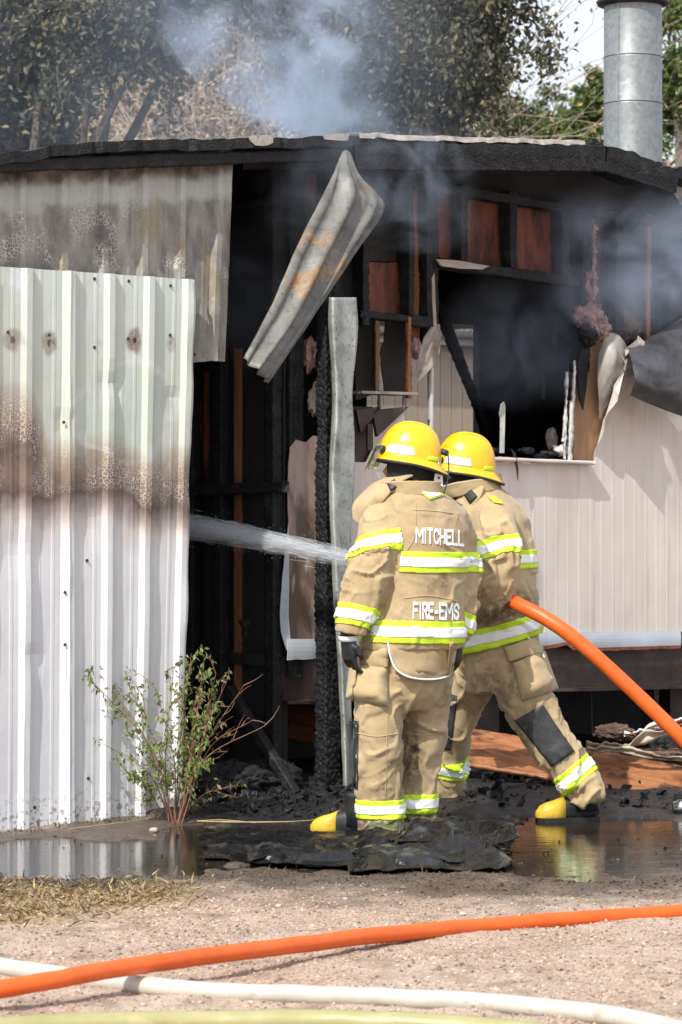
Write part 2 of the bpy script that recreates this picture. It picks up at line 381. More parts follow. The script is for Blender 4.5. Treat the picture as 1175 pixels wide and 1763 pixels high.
def m_leaf(name, trans=.3, rough=.5):
    t = NT(name); c = t.attr('tint', True)
    p = t.n('BsdfPrincipled', {'Base Color': c, 'Roughness': rough})
    tr = t.n('BsdfTranslucent', {0: c}); mx = t.n('MixShader', {0: trans, 1: p.outputs[0], 2: tr.outputs[0]})
    t.t.links.new(mx.outputs[0], t.out.inputs[0]); return t.m
M = dict(
    gravel=m_gravel(), water=m_water(), wpanel=m_white_panel(), upanel=m_upper_panel(),
    rusty=m_galv_rust('heat_rusted_sheet', .52, (.15, .148, .138), .1), blued=m_galv_rust('heat_blued_sheet', .15, (.10, .10, .112), .25, 3), galv=m_galv_rust('weathered_galvanised', .22, (.44, .47, .44), .3, 7),
    pipe=None, char=m_char(), ply=m_plywood(), cloth=m_turnout(),
    siding=m_siding('beige_siding_paint', (.66, .59, .53), (.74, .68, .625), (.45, .37, .30)),
    sidingburnt=m_siding('scorched_siding_paint', (.42, .30, .25), (.52, .40, .345), (.20, .13, .10), .75, 3),
    neighbour=m_siding('tan_siding_paint', (.40, .315, .235), (.45, .36, .275), (.28, .21, .16), 0, 6),
    redply=simple('heat_reddened_panel', [(.36, (.008, .006, .006)), (.44, (.09, .028, .018)), (.53, (.21, .066, .036)), (.60, (.14, .042, .026)), (.68, (.012, .009, .009))], 5.5, .7, .3, stretch=(1, 1, .35)),
    orange=simple('scorched_orange_stud', [(.3, (.16, .055, .025)), (.6, (.32, .125, .055)), (.8, (.40, .20, .10))], 9, .7, .3, stretch=(1, 1, .2)),
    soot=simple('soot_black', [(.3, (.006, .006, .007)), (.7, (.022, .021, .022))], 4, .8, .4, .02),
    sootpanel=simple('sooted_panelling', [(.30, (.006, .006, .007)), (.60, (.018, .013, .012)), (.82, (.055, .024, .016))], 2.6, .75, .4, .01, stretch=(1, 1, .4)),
    steel=simple('rusty_chassis_steel', [(.3, (.022, .014, .012)), (.55, (.05, .032, .027)), (.75, (.10, .062, .05))], 7, .5, .3, metal=.2),
    rail=simple('pale_blue_flashing', [(.3, (.42, .47, .53)), (.6, (.58, .64, .70)), (.78, (.40, .40, .40))], 5, .4, .15, stretch=(.3, 1, 1)),
    rust=simple('rust', [(.3, (.13, .04, .02)), (.7, (.30, .10, .05))], 30, .8, .4),
    insul=simple('pink_insulation', [(.28, (.03, .022, .02)), (.42, (.36, .18, .17)), (.58, (.58, .38, .35)), (.75, (.46, .33, .24))], 18, 1, .9, .02),
    fluff=simple('brown_burnt_insulation', [(.3, (.05, .032, .025)), (.6, (.16, .10, .075)), (.8, (.27, .20, .16))], 16, 1, .9, .02),
    paleframe=simple('pale_window_frame', [(.35, (.50, .50, .48)), (.6, (.66, .66, .64)), (.75, (.2, .19, .18))], 12, .45, .2),
    palewood=simple('ash_pale_board', [(.3, (.20, .16, .13)), (.55, (.40, .34, .29)), (.75, (.55, .48, .43))], 8, .8, .4, stretch=(.25, 1, 1)),
    tan=simple('bare_tan_plywood', [(.3, (.27, .155, .085)), (.55, (.40, .25, .145)), (.75, (.20, .12, .08))], 6, .7, .2, stretch=(1, 1, .3)),
    roofedge=simple('weathered_roof_edge', [(.3, (.20, .18, .16)), (.6, (.45, .42, .38)), (.75, (.06, .055, .05))], 14, .8, .4),
    yellow=simple('yellow_helmet_shell', [(.22, (.42, .24, .02)), (.34, (.80, .45, .004)), (.7, (.88, .52, .006))], 18, .30, .06, rvar=.3, coat=.35),
    black=simple('black_rubber', [(.4, (.012, .012, .013)), (.7, (.028, .028, .03))], 30, .5, .2),
    blackcloth=simple('black_knit', [(.35, (.010, .010, .011)), (.7, (.02, .02, .022))], 60, .9, .5, .004),
    blackpad=simple('black_reinforced_patch', [(.3, (.018, .019, .021)), (.7, (.045, .046, .05))], 18, .55, .35, .006),
    boot=simple('yellow_rubber', [(.3, (.52, .34, .03)), (.6, (.74, .50, .05)), (.8, (.40, .27, .05))], 30, .42, .15),
    lime=simple('fluorescent_lime_trim', [(.3, (.55, .80, .02)), (.7, (.66, .92, .04))], 20, .6, .2, .002),
    silver=simple('silver_reflective_tape', [(.25, (.70, .73, .76)), (.5, (.90, .92, .95))], 5, .38, .12, .003),
    pipingw=simple('white_piping', [(0, (.82, .82, .84))], 5, .5, 0),
    skin=simple('skin', [(.3, (.50, .26, .19)), (.7, (.58, .32, .24))], 20, .55, .1),
    bark=simple('grey_bark', [(.3, (.06, .05, .042)), (.7, (.16, .14, .12))], 6, .9, .5, stretch=(1, 1, .3)),
    brush=simple('pale_dry_twigs', [(.3, (.20, .15, .12)), (.7, (.42, .34, .28))], 3, .9, .2),
    redtwig=simple('reddish_twigs', [(.3, (.17, .07, .05)), (.7, (.33, .18, .12))], 8, .7, .2),
    straw=simple('straw', [(.3, (.30, .21, .10)), (.7, (.55, .43, .22))], 10, .8, .2),
    leaf=m_leaf('elm_leaves'), leafg=m_leaf('shrub_leaves', .35),
    orangehose=m_hose('orange_hose_jacket', (.68, .098, .008), (.76, .14, .02), (.12, .045, .03)),
    whitehose=m_hose('white_hose_jacket', (.47, .445, .39), (.56, .54, .49), (.40, .34, .27), .60),
    yellowhose=m_hose('yellow_green_hose_jacket', (.30, .285, .12), (.38, .355, .18), (.42, .36, .18), .58),
    blackplastic=simple('melted_black_sheet', [(.35, (.004, .004, .005)), (.62, (.012, .012, .013)), (.78, (.09, .09, .095))], 9, .26, .5, .006, rvar=.25),
    whitescrap=simple('white_scrap', [(.3, (.45, .44, .42)), (.6, (.72, .71, .69))], 12, .6, .3),
    palefilm=simple('smoky_peeled_film', [(.3, (.22, .20, .18)), (.55, (.40, .37, .34)), (.75, (.52, .50, .47))], 7, .5, .3, stretch=(1, 1, .4)),
    cream=simple('cream_bent_siding', [(.32, (.10, .07, .05)), (.45, (.34, .28, .20)), (.6, (.52, .46, .36)), (.78, (.22, .15, .10))], 7, .5, .2),
    chrome=simple('polished_coupling', [(.4, (.6, .62, .66)), (.7, (.75, .77, .8))], 9, .2, .05, metal=1),
)
def m_pipe():
    t = NT('galvanised_flue'); v = t.co()
    n = t.n('TexVoronoi', {'Vector': v, 'Scale': 40.0}); c = t.ramp(t.xyz(n.outputs['Color'])[0], [(0, (.21, .23, .24)), (1, (.29, .31, .315))])
    s_ = t.smooth(t.noise(t.co(scale=(1, 1, .2)), 7, 6), .5, .75); c = t.mix(t.math('MULTIPLY', s_, .5), c, (.20, .21, .205))
    t.pr(**{'Base_Color': c, 'Roughness': .48, 'Metallic': .5, 'Normal': t.bump(t.noise(v, 8, 3), .08, .01)}); return t.m
M['pipe'] = m_pipe()

# ------------------------------------------------------------------ ground
def ell(X, Y, cx, cy, rx, ry): return 1 - np.sqrt(((X - cx) / rx) ** 2 + ((Y - cy) / ry) ** 2)
def puddle_field(X, Y):
    f = np.maximum.reduce([ell(X, Y, -1.05, 12.02, .90, .72), ell(X, Y, .95, 12.45, 1.75, 1.15), ell(X, Y, -.15, 12.5, .8, .95), ell(X, Y, 2.4, 12.5, 1.3, 1.05)])
    p = np.stack([X * 2.2, Y * 2.2, X * 0], -1)
    return f + .26 * fbm(p, 5, 3.0) + .10 * vn(p * 6, 1.0)
def ash_field(X, Y):
    q = np.stack([X, Y], -1) - WO[:2]; s = q @ WU[:2]; d = q @ WN[:2]
    n = fbm(np.stack([X * 3, Y * 3, X * 0 + 5], -1), 4)
    dd = d + 1.60 * sstep(.75, 1.3, s) - .02
    return sstep(-.10, .14, dd + .22 * n)
def straw_field(X, Y):
    n = fbm(np.stack([X * 2.5, Y * 2.5, X * 0 + 9], -1), 4)
    return sstep(-.1, .5, ell(X, Y, -1.35, 10.75, .95, .75) + .5 * n)
def ground_z(X, Y):
    pf = puddle_field(X, Y); n = fbm(np.stack([X * 5, Y * 5, X * 0], -1), 5)
    h = .020 - .040 * sstep(-.12, .30, pf) + .020 * n + .010 * fbm(np.stack([X, Y, X * 0 + 2], -1), 3)
    h = h + .045 * ash_field(X, Y) * sstep(13.2, 13.9, Y + X * -.3)
    far = sstep(25, 60, np.hypot(X, Y - 12))
    return h * (1 - far)
xs = np.concatenate([[-600, -200, -80, -30, -12, -6, -4, -3], np.arange(-2.3, 2.7, .0145), [3, 4, 6, 12, 30, 80, 200, 600]])
ys = np.concatenate([[-300, -60, -10, 2, 5, 6.8], np.arange(7.4, 14.8, .0165), np.arange(14.8, 18, .08), [19, 22, 26, 32, 45, 70, 120, 300, 900]])
GX, GY = np.meshgrid(xs, ys, indexing='ij'); GZ = ground_z(GX, GY)
n_, m_ = GX.shape; ii = (np.arange(n_ - 1)[:, None] * m_ + np.arange(m_ - 1)[None]).ravel()
gf = np.stack([ii, ii + m_, ii + m_ + 1, ii + 1], 1)
ground = obj('ground', np.stack([GX, GY, GZ], -1).reshape(-1, 3), gf, M['gravel'], smooth=True, kind='structure')
pf = puddle_field(GX, GY)
vattr(ground, sstep(-1.05, -.12, pf + .35 * fbm(np.stack([GX * 6, GY * 6, GX * 0], -1), 3)), 'wet'); vattr(ground, ash_field(GX, GY), 'ash'); vattr(ground, straw_field(GX, GY), 'straw')
wx = np.linspace(-2.6, 4.2, 40); wy = np.linspace(11.0, 14.4, 24); WX, WY = np.meshgrid(wx, wy, indexing='ij')
MB().grid(np.stack([WX, WY, WX * 0 - .002], -1)).build('puddle', M['water'], kind='structure', smooth=True)
# loose gravel stones
def pebbles(n, x0, x1, y0, y1, r0, r1, cols, keep=None):
    X = rng.uniform(x0, x1, n); Y = rng.uniform(y0, y1, n)
    if keep is not None:
        k = keep(X, Y) > rng.uniform(0, 1, n); X, Y = X[k], Y[k]; n = len(X)
    r = r0 + (r1 - r0) * rng.uniform(0, 1, n) ** 3
    C = np.stack([X, Y, ground_z(X, Y) + r * .25], -1)
    o6 = np.array([(1, 0, 0), (-1, 0, 0), (0, 1, 0), (0, -1, 0), (0, 0, .75), (0, 0, -.75)])
    V = C[:, None] + (o6[None] + rng.normal(0, .22, (n, 6, 3))) * r[:, None, None]
    f8 = np.array([(0, 2, 4), (2, 1, 4), (1, 3, 4), (3, 0, 4), (2, 0, 5), (1, 2, 5), (3, 1, 5), (0, 3, 5)])
    c = np.array(cols)[rng.integers(0, len(cols), n)] * rng.uniform(.75, 1.2, (n, 1))
    wetk = 1 - .82 * sstep(-.9, -.1, puddle_field(X, Y)); c = c * wetk[:, None]
    return V.reshape(-1, 3), (np.arange(n)[:, None, None] * 6 + f8).reshape(-1, 3), np.repeat(c, 6, 0)
PC = [(.43, .31, .235), (.48, .37, .29), (.28, .19, .145), (.54, .46, .38), (.38, .25, .18), (.17, .13, .105), (.46, .30, .22)]
m_pebble = NT('gravel_stone'); m_pebble.pr(**{'Base_Color': m_pebble.attr('tint', True), 'Roughness': .85}); m_pebble = m_pebble.m
V, Fc, Cc = pebbles(34000, -1.75, 1.75, 7.7, 12.2, .0022, .0075, PC, lambda X, Y: (1 - .9 * ash_field(X, Y)) * (1 - sstep(-.05, .1, puddle_field(X, Y))))
V2, F2, C2 = pebbles(1500, -1.75, 1.75, 7.9, 12.0, .005, .013, PC, lambda X, Y: (1 - .9 * ash_field(X, Y)) * (1 - sstep(-.05, .1, puddle_field(X, Y))) * .6); Fc = np.concatenate([Fc, F2 + len(V)]); V = np.concatenate([V, V2]); Cc = np.concatenate([Cc, C2])
o = obj('gravel', V, Fc, m_pebble, kind='stuff', label='loose pinkish tan gravel covering the dry yard', cat='gravel'); vcol(o, Cc)
# ------------------------------------------------------------------ burnt building
def Ls(px, py, s):                                  # building coordinates on a plane across the front (constant s)
    a = (px - CX) / F; d = (WO[0] + .76 * s - a * (WO[1] + .65 * s)) / (.65 + .76 * a)
    return np.array([s, d, CAMZ - (py - HOR) * (WO[1] + .65 * s + .76 * d) / F])
bld = empty('burnt_mobile_home', WO, WANG, 'burnt out beige mobile home with charred studs, smoking roof and missing window', 'mobile home')
lean = empty('metal_shed_wall', WO, WANG, 'white corrugated metal shed wall scorched brown across its middle', 'metal wall')
RIB, RP = .2286, S(187)
def ribh(s):
    q = (s - RP) / RIB; q = q - np.round(q); x = np.abs(q) * RIB
    main = np.clip((.033 - x) / .018, 0, 1) * .026
    xm = np.abs(np.abs(q) * RIB - .076); return main + np.clip((.012 - xm) / .008, 0, 1) * .0025
def rib_breaks(s0, s1):
    k0 = int(math.floor((s0 - RP) / RIB)) - 1; b = [s0, s1]
    for k in range(k0, k0 + int((s1 - s0) / RIB) + 4):
        c = RP + k * RIB
        b += [c + e for e in (-.088, -.082, -.07, -.064, -.05, -.033, -.024, -.015, 0, .015, .024, .033, .05, .064, .07, .082, .088, .114)]
    b = sorted(x for x in set(np.round(b, 5)) if s0 - 1e-6 <= x <= s1 + 1e-6); return np.array(b)
DENTS = [(*L(60, 1130)[[0, 2]], .05, .012), (*L(190, 660)[[0, 2]], .05, .014), (*L(110, 730)[[0, 2]], .04, .012), (*L(250, 1240)[[0, 2]], .07, .010), (*L(150, 900)[[0, 2]], .09, .008), (*L(30, 950)[[0, 2]], .1, .010), (*L(300, 690)[[0, 2]], .05, .012)]
def corr_sheet(name, s0, s1, zt, zb, d, mat, parent, lean_top=0, lean_bot=0, dent=.003, rows=46, seed=0, rag=0.0, edge=.0, lift=0.0):
    s = rib_breaks(s0, s1); t = np.linspace(0, 1, rows)
    SS, TT = np.meshgrid(s, t, indexing='ij')
    z0 = zb(s)[:, None] + rag * fbm(np.stack([s * 30, s * 0, s * 0 + seed], -1), 3)[:, None]; z1 = zt(s)[:, None]
    Z = z0 + (z1 - z0) * TT
    u = (SS - s0) / (s1 - s0)
    sh = u * (lean_bot + (lean_top - lean_bot) * TT)
    q = np.stack([SS * 2.2, Z * 1.6, SS * 0 + seed * 3.1], -1)
    D = d - ribh(SS) * (1 + .15 * vn(q * 2)) + dent * (fbm(q, 4) + .35 * vn(q * 7))
    D = D + edge * sstep(.9, 1, u) * vn(np.stack([Z * 5, Z * 0, Z * 0 + seed], -1))
    if lift:                                         # lapped edge standing off a little, dented
        e_ = sstep(.05, 0, SS - s0); D = D - lift * e_ * (1 + .8 * vn(np.stack([Z * 7, Z * 0, Z * 0 + seed], -1)))
        sh = sh + .010 * e_ * fbm(np.stack([Z * 9, Z * 0, Z * 0 + 3], -1), 3)
    for (ds, dz, r_, a_) in DENTS: D = D + a_ * np.exp(-(((SS - ds) / r_) ** 2 + ((Z - dz) / r_) ** 2))
    return MB().grid(np.stack([SS + sh, D, Z], -1), flip=True).build(name, mat, parent, thick=.0022, smooth=False)
l2 = lambda a, b: (lambda s: np.interp(s, [a[0], b[0]], [a[2], b[2]]))
zt = l2(L(0, 459), L(335, 482)); zb = lambda s: np.interp(s, [-2.0, L(0, 1435)[0], L(311, 1397)[0]], [0.005, .0, .015]) + .006
lean_sh = S(311) - S(335)
corr_sheet('metal_sheet', S(335) - 2.9, RP - RIB * 1 + .03, zt, zb, -.002, M['wpanel'], lean, 0, lean_sh * .25, seed=1)
corr_sheet('metal_sheet', RP - RIB - .045, S(334.5), zt, zb, -.010, M['wpanel'], lean, 0, lean_sh, seed=2, dent=.004, edge=.012, lift=.013)
UT = l2(L(0, 279, .045), L(402, 257, .045)); UB = l2(L(0, 640, .045), L(387, 622, .045))
US = [S(400, .045) - 2.6, RP - RIB + .02, RP + RIB + .02, S(402, .045)]
for k in range(3):
    corr_sheet('upper_sheet', US[k] - (.05 if k else 0), US[k + 1], UT, UB, .052 - .005 * k, M['upanel'], lean, 0, (S(387, .045) - S(402, .045)) if k == 2 else 0, seed=5 + k, rag=.006, dent=.006)
# screws with washers on the sheets
scr = mesh_of(*(lambda m: (m.verts(), m.F))(MB().tube([(0, 0, 0), (0, -.003, 0), (0, -.0035, 0)], [.008, .008, .005], 8).tube([(0, -.003, 0), (0, -.008, 0)], [.004, .004], 6)))
scr.materials.append(simple('dull_screw', [(.4, (.05, .045, .04)), (.7, (.14, .13, .12))], 40, .5, 0, metal=.6))
for (px, py, d) in [(85, 577, -.012), (221, 583, -.012), (293, 577, -.012), (163, 598, -.012), (163, 480, -.012), (222, 484, -.012), (294, 492, -.012), (14, 572, -.004), (110, 727, -.03), (150, 965, -.012), (112, 1020, -.03), (112, 1110, -.03), (152, 1340, -.012), (60, 1390, -.004), (237, 1360, -.012), (335, 610, .04), (372, 612, .04), (11, 295, .045), (83, 291, .045), (229, 284, .04), (290, 276, .04), (362, 276, .04)]:
    o = bpy.data.objects.new('screw', scr); o.location = L(px, py, d); link(o, lean)
# bottom sill timber behind the sheets, and posts that carry the wall
for k, s_ in enumerate((S(-170), S(60), S(300, .06))):
    MB().box((s_ - .045, .075, -.05), (s_ + .045, .165, 2.95)).build('post', M['char'], lean)
MB().box((S(-300), .075, 1.3), (S(312, .08), .115, 1.39)).build('girt', M['char'], lean)

def beam(name, A, B, wid, hgt, mat, parent, res=.007, amp=.006, cell=.022, up=(0, 0, 1), seed=0, hgt2=None, bow=0):
    A, B = np.asarray(A, float), np.asarray(B, float); ax = B - A; Ln = np.linalg.norm(ax); ax /= Ln
    up = np.asarray(up, float); up = up - ax * up.dot(ax); up /= np.linalg.norm(up); sd = np.cross(ax, up)
    hgt2 = hgt if hgt2 is None else hgt2
    nx = max(2, int(Ln / res)); nw = max(2, int(wid / res)); nh = max(2, int(hgt / res))
    per = [(-1 + 2 * i / nw, -1) for i in range(nw)] + [(1, -1 + 2 * i / nh) for i in range(nh)] + [(1 - 2 * i / nw, 1) for i in range(nw)] + [(-1, 1 - 2 * i / nh) for i in range(nh)]
    per = np.array(per); t = np.linspace(0, 1, nx + 1)
    H = hgt + (hgt2 - hgt) * t
    C = A + np.outer(t * Ln, ax) + np.outer(bow * np.sin(t * math.pi), up)
    V = C[:, None] + per[None, :, :1] * sd * wid / 2 + per[None, :, 1:] * up * (H / 2)[:, None, None]
    q = np.stack([np.broadcast_to(t[:, None] * Ln, V.shape[:2]), per[None, :, 0] * wid / 2 + 0 * V[..., 0], per[None, :, 1] * hgt / 2 + 0 * V[..., 0]], -1)
    f1, f2 = vor(q / cell * np.array([.8, 1, 1]) + seed * 7.7)
    dsp = sstep(0, .28, f2 - f1) * amp - amp + fbm(q * 6, 3, seed) * amp * 1.6
    inw = V - C[:, None]; inw /= np.linalg.norm(inw, axis=-1)[..., None] + 1e-9
    V = V + inw * dsp[..., None]
    m = MB().grid(V, close_v=True); k = len(per)
    m.F.append(tuple(range(k))); m.F.append(tuple(nx * k + j for j in range(k))[::-1])
    return m.build(name, mat, parent, smooth=True)
def plainbeam(name, A, B, wid, hgt, mat, parent, up=(0, 0, 1), **k): return beam(name, A, B, wid, hgt, mat, parent, res=.03, amp=.002, cell=.1, up=up, **k)
def poly_sheet(name, pts, mat, parent, thick=.004, n=(0, 1, 0), sub=True, wob=0, seed=0):   # flat piece with an irregular outline
    pts = np.asarray(pts, float)
    if sub:
        out = []
        for i in range(len(pts)):
            a, b = pts[i], pts[(i + 1) % len(pts)]; k = max(1, int(np.linalg.norm(b - a) / .03))
            for j in range(k): out.append(a + (b - a) * j / k)
        pts = np.array(out); c = pts.mean(0)
        pts = pts + (pts - c) / (np.linalg.norm(pts - c, axis=1)[:, None] + 1e-6) * (fbm(pts * 22, 3, seed) * wob)[:, None]
    n = np.asarray(n, float); k = len(pts)
    V = np.vstack([pts - n * thick / 2, pts + n * thick / 2])
    f = [tuple(range(k)), tuple(range(2 * k - 1, k - 1, -1))] + [(i, k + i, k + (i + 1) % k, (i + 1) % k) for i in range(k)]
    return obj(name, V, f, mat, parent)
def pxpoly(pts, d): return [L(x, y, d) for x, y in pts]
def pxrect(x0, y0, x1, y1, d): return pxpoly([(x0, y0), (x1, y0), (x1, y1), (x0, y1)], d)
OV = -.08                                            # roof overhang in front of the metal wall
# roof: sagging slabs either side of the ridge, burnt rough at the front edge
rz = [L(x, y, OV) for x, y in ((-420, 300), (-60, 276), (0, 266), (120, 248), (240, 243), (430, 237), (600, 236), (800, 243), (1035, 250))]
rs = np.array([p[0] for p in rz]); rzz = np.array([p[2] for p in rz])
rr = [L(1035, 250, OV), L(1090, 268, OV), L(1160, 300, OV)]
RIDGE = rr[0][0]
def roof_slab(name, sa, za, dmax, th, n=150, mat=M['char']):
    s = np.linspace(sa[0], sa[-1], n); z = np.interp(s, sa, za)
    dd = np.array([OV - .02, OV + .05, .1, .5, 1.2, dmax])
    SS, DD = np.meshgrid(s, dd, indexing='ij')
    Zt = z[:, None] + .012 * fbm(np.stack([SS * 9, DD * 9, SS * 0], -1), 4)
    SSf = SS; DF = DD + np.where(DD < OV + .06, .03 * fbm(np.stack([SS * 22, SS * 0, DD * 0], -1), 3), 0)
    top = np.stack([SSf, DF, Zt], -1); bot = np.stack([SSf, DF, Zt - th], -1)
    m = MB(); A = np.concatenate([top, bot[:, ::-1]], 1); m.grid(A, close_v=True)
    k = A.shape[1]; m.F.append(tuple(range(k))); m.F.append(tuple((n - 1) * k + j for j in range(k))[::-1])
    return m.build(name, mat, bld)
roof_slab('roof', rs, rzz, 2.75, .05)
roof_slab('roof', np.array([RIDGE + .002, rr[1][0], rr[2][0], 8.2]), np.array([rr[0][2], rr[1][2] + .01, rr[2][2] + .02, 3.0]), 2.75, .04)
# torn flap of roofing hanging over the edge, pale drip edge
poly_sheet('roofing_flap', pxpoly([(428, 234), (470, 232), (470, 246), (452, 252), (440, 250), (432, 242)], OV - .04), M['roofedge'], bld, .004, wob=.012, seed=2)
poly_sheet('roofing_flap', pxpoly([(556, 232), (600, 230), (598, 242), (560, 240)], OV - .05), M['roofedge'], bld, .004, wob=.012, seed=4)
s = np.linspace(S(612, OV), S(1000, OV), 90); z = np.interp(s, rs, rzz); jn = fbm(np.stack([s * 16, s * 0, s * 0], -1), 4)
m = MB().grid(np.stack([np.stack([s, s * 0 + OV - .036 + .01 * jn, z - .006 + .012 * jn], -1), np.stack([s, s * 0 + OV - .03, z + .018 + .010 * jn], -1), np.stack([s, s * 0 + OV + .05, z + .024], -1)], 0))
m.build('drip_edge', M['roofedge'], bld, thick=.003)
rngd = random.Random(3)
for k in range(26):                                  # lumps of burnt roofing near the ridge and the right slope
    px = rngd.uniform(1040, 1165) if k < 16 else rngd.uniform(860, 1035)
    s_ = S(px, 0); zc = np.interp(s_, [RIDGE, rr[1][0], rr[2][0]], [rr[0][2], rr[1][2] + .01, rr[2][2] + .02]) if px > 1035 else np.interp(s_, rs, rzz)
    r_ = rngd.uniform(.015, .04); a = np.array([s_, rngd.uniform(-.08, .1), zc + r_ * .3])
    poly_sheet('roof_scrap', [a + np.array([math.cos(q) * r_ * rngd.uniform(.6, 1.4), 0, math.sin(q) * r_ * rngd.uniform(.3, .9)]) for q in np.linspace(0, 6.28, 7)[:-1]], M['char'], bld, rngd.uniform(.01, .03), sub=False)
# fascia boards with alligator char
beam('fascia_board', L(604, 270, OV - .0) + [0, -.022, 0], L(1034, 273.5, OV) + [0, -.022, 0], .036, .142, M['char'], bld, res=.0055, amp=.006, cell=.017, seed=1)
beam('fascia_board', L(1036, 274.5, OV) + [0, -.022, 0], L(1158, 320, OV) + [0, -.022, 0], .036, .142, M['char'], bld, res=.006, amp=.005, cell=.02, seed=2, hgt2=.095)
beam('fascia_board', L(-60, 283, OV) + [0, .02, -.012], L(604, 258, OV) + [0, .02, -.02], .03, .065, M['char'], bld, res=.012, amp=.004, cell=.03, seed=3)
poly_sheet('roof_sheet', pxpoly([(1146, 282), (1260, 318), (1260, 400), (1172, 350), (1160, 330), (1158, 305)], .12), M['roofedge'], bld, .01, wob=.01)
# soffit frame: wall top plates
ST = .30                                              # stud centre depth
plainbeam('top_plate', L(408, 268, .16), L(612, 262, .16), .09, .14, M['char'], bld)
beam('top_plate', L(600, 300, ST), L(1185, 392, ST), .09, .055, M['char'], bld, res=.012, amp=.006, cell=.03, seed=4)
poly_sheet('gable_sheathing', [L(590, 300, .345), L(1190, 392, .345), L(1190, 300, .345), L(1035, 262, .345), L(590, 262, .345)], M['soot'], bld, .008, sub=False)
def stud(px0, y0, px1, y1, wpx, mat=None, d=ST, name='stud', seed=0, dep=.085, res=.008, amp=.006, cell=.022):
    a, b = L(px0, y0, d), L(px1, y1, d); wid = wpx * (WO[1] + .65 * a[0]) / F / .76 * .98
    return beam(name, a, b, dep, max(.012, wid), mat or M['char'], bld, res=res, amp=amp, cell=cell, up=(1, 0, 0), seed=seed)
stud(506, 262, 503, 1165, 25, seed=1, dep=.07)
stud(735, 300, 738, 592, 22, seed=2); stud(791, 318, 792, 452, 13, seed=3); stud(875, 330, 877, 462, 13, seed=4); stud(965, 345, 966, 474, 13, seed=5)
stud(1004, 350, 998, 640, 17, seed=6); stud(1148, 380, 1150, 590, 14, seed=8); stud(1060, 360, 1058, 570, 16, seed=9)
stud(1116, 370, 1114, 585, 8, M['orange'], seed=10, d=.33, dep=.03); stud(718, 305, 715, 590, 16, M['orange'], d=.335, dep=.02, seed=11)
stud(703, 545, 703, 686, 7, M['orange'], seed=12, d=.27, dep=.03); stud(646, 548, 646, 680, 9, M['tan'], seed=13, d=.8, dep=.05)
stud(1017, 365, 1013, 540, 13, M['orange'], d=.335, dep=.02, seed=14); stud(700, 305, 701, 545, 10, seed=15); stud(623, 300, 622, 560, 12, seed=16)
stud(1022, 388, 1018, 560, 9, M['insul'], d=.29, dep=.05, seed=17, amp=.02)
# main charred post standing on the ground in front of the corner
a, b = L(563.5, 244, .17), L(564, 1374, .17); b[2] = .0
beam('post', a, b, .085, .092, M['char'], bld, res=.0062, amp=.009, cell=.027, up=(1, 0, 0), seed=21)
# horizontal members
beam('header', L(748, 453, ST), L(994, 487, ST), .085, .058, M['char'], bld, res=.010, amp=.006, cell=.03, seed=31)
poly_sheet('torn_board', pxpoly([(751, 446), (790, 449), (842, 458), (830, 464), (790, 462), (760, 458)], .23), M['palewood'], bld, .012, wob=.008)
beam('blocking', L(612, 541, ST), L(724, 552, ST), .085, .038, M['char'], bld, res=.010, amp=.005, seed=32)
beam('blocking', L(704, 552, ST - .02), L(744, 556, ST - .02), .06, .06, M['char'], bld, res=.010, amp=.005, seed=33)
# panelling of the far side of the stud bays, reddened by heat
for k, (x0, y0, x1, y1, mt) in enumerate([(748, 315, 786, 462, 'redply'), (797, 322, 870, 462, 'redply'), (881, 335, 960, 470, 'redply'), (971, 345, 1003, 475, 'redply'), (612, 452, 697, 541, 'redply'), (525, 300, 553, 400, 'redply'), (1005, 350, 1034, 545, 'redply'), (628, 295, 700, 450, 'sootpanel'), (1034, 360, 1110, 590, 'sootpanel'), (1118, 370, 1190, 620, 'sootpanel'), (580, 300, 625, 560, 'soot')]):
    poly_sheet('wall_panel', pxrect(x0, y0, x1, y1, .362 + .006 * (k % 2)), M[mt], bld, .005, wob=.008, seed=k)
# dark torn panels between the studs beside the window, with daylight left in between
poly_sheet('torn_panel', pxpoly([(612, 548), (641, 548), (641, 680), (612, 690)], .5), M['sootpanel'], bld, .006, wob=.01, seed=1)
poly_sheet('torn_panel', pxpoly([(664, 545), (706, 547), (706, 684), (662, 676), (658, 640), (655, 608), (662, 580)], .42), M['sootpanel'], bld, .006, wob=.012, seed=2)
# room shell: far wall with an opening, ceiling, floor, side wall
BD = 2.6; hx0, hy0, hx1, hy1 = 632, 549, 826, 830
h0, h1 = L(hx0, hy0, BD), L(hx1, hy1, BD)
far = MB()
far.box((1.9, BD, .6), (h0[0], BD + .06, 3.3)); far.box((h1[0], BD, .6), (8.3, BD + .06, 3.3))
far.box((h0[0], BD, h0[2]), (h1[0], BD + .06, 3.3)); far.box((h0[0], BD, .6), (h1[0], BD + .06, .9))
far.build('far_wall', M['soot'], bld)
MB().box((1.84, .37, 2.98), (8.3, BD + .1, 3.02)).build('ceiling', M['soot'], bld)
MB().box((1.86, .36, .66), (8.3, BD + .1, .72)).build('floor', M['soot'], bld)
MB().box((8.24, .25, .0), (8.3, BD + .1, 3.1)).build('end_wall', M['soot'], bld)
MB().box((1.0, BD + .02, -.05), (8.3, BD + .1, .7)).build('void_skirting', M['soot'], bld)
# front framing continues right of the view
poly_sheet('front_wall', [(4.95, .262, .75), (8.25, .262, .75), (8.25, .262, 3.0), (4.95, .262, 2.9)], M['siding'], bld, .01, sub=False)
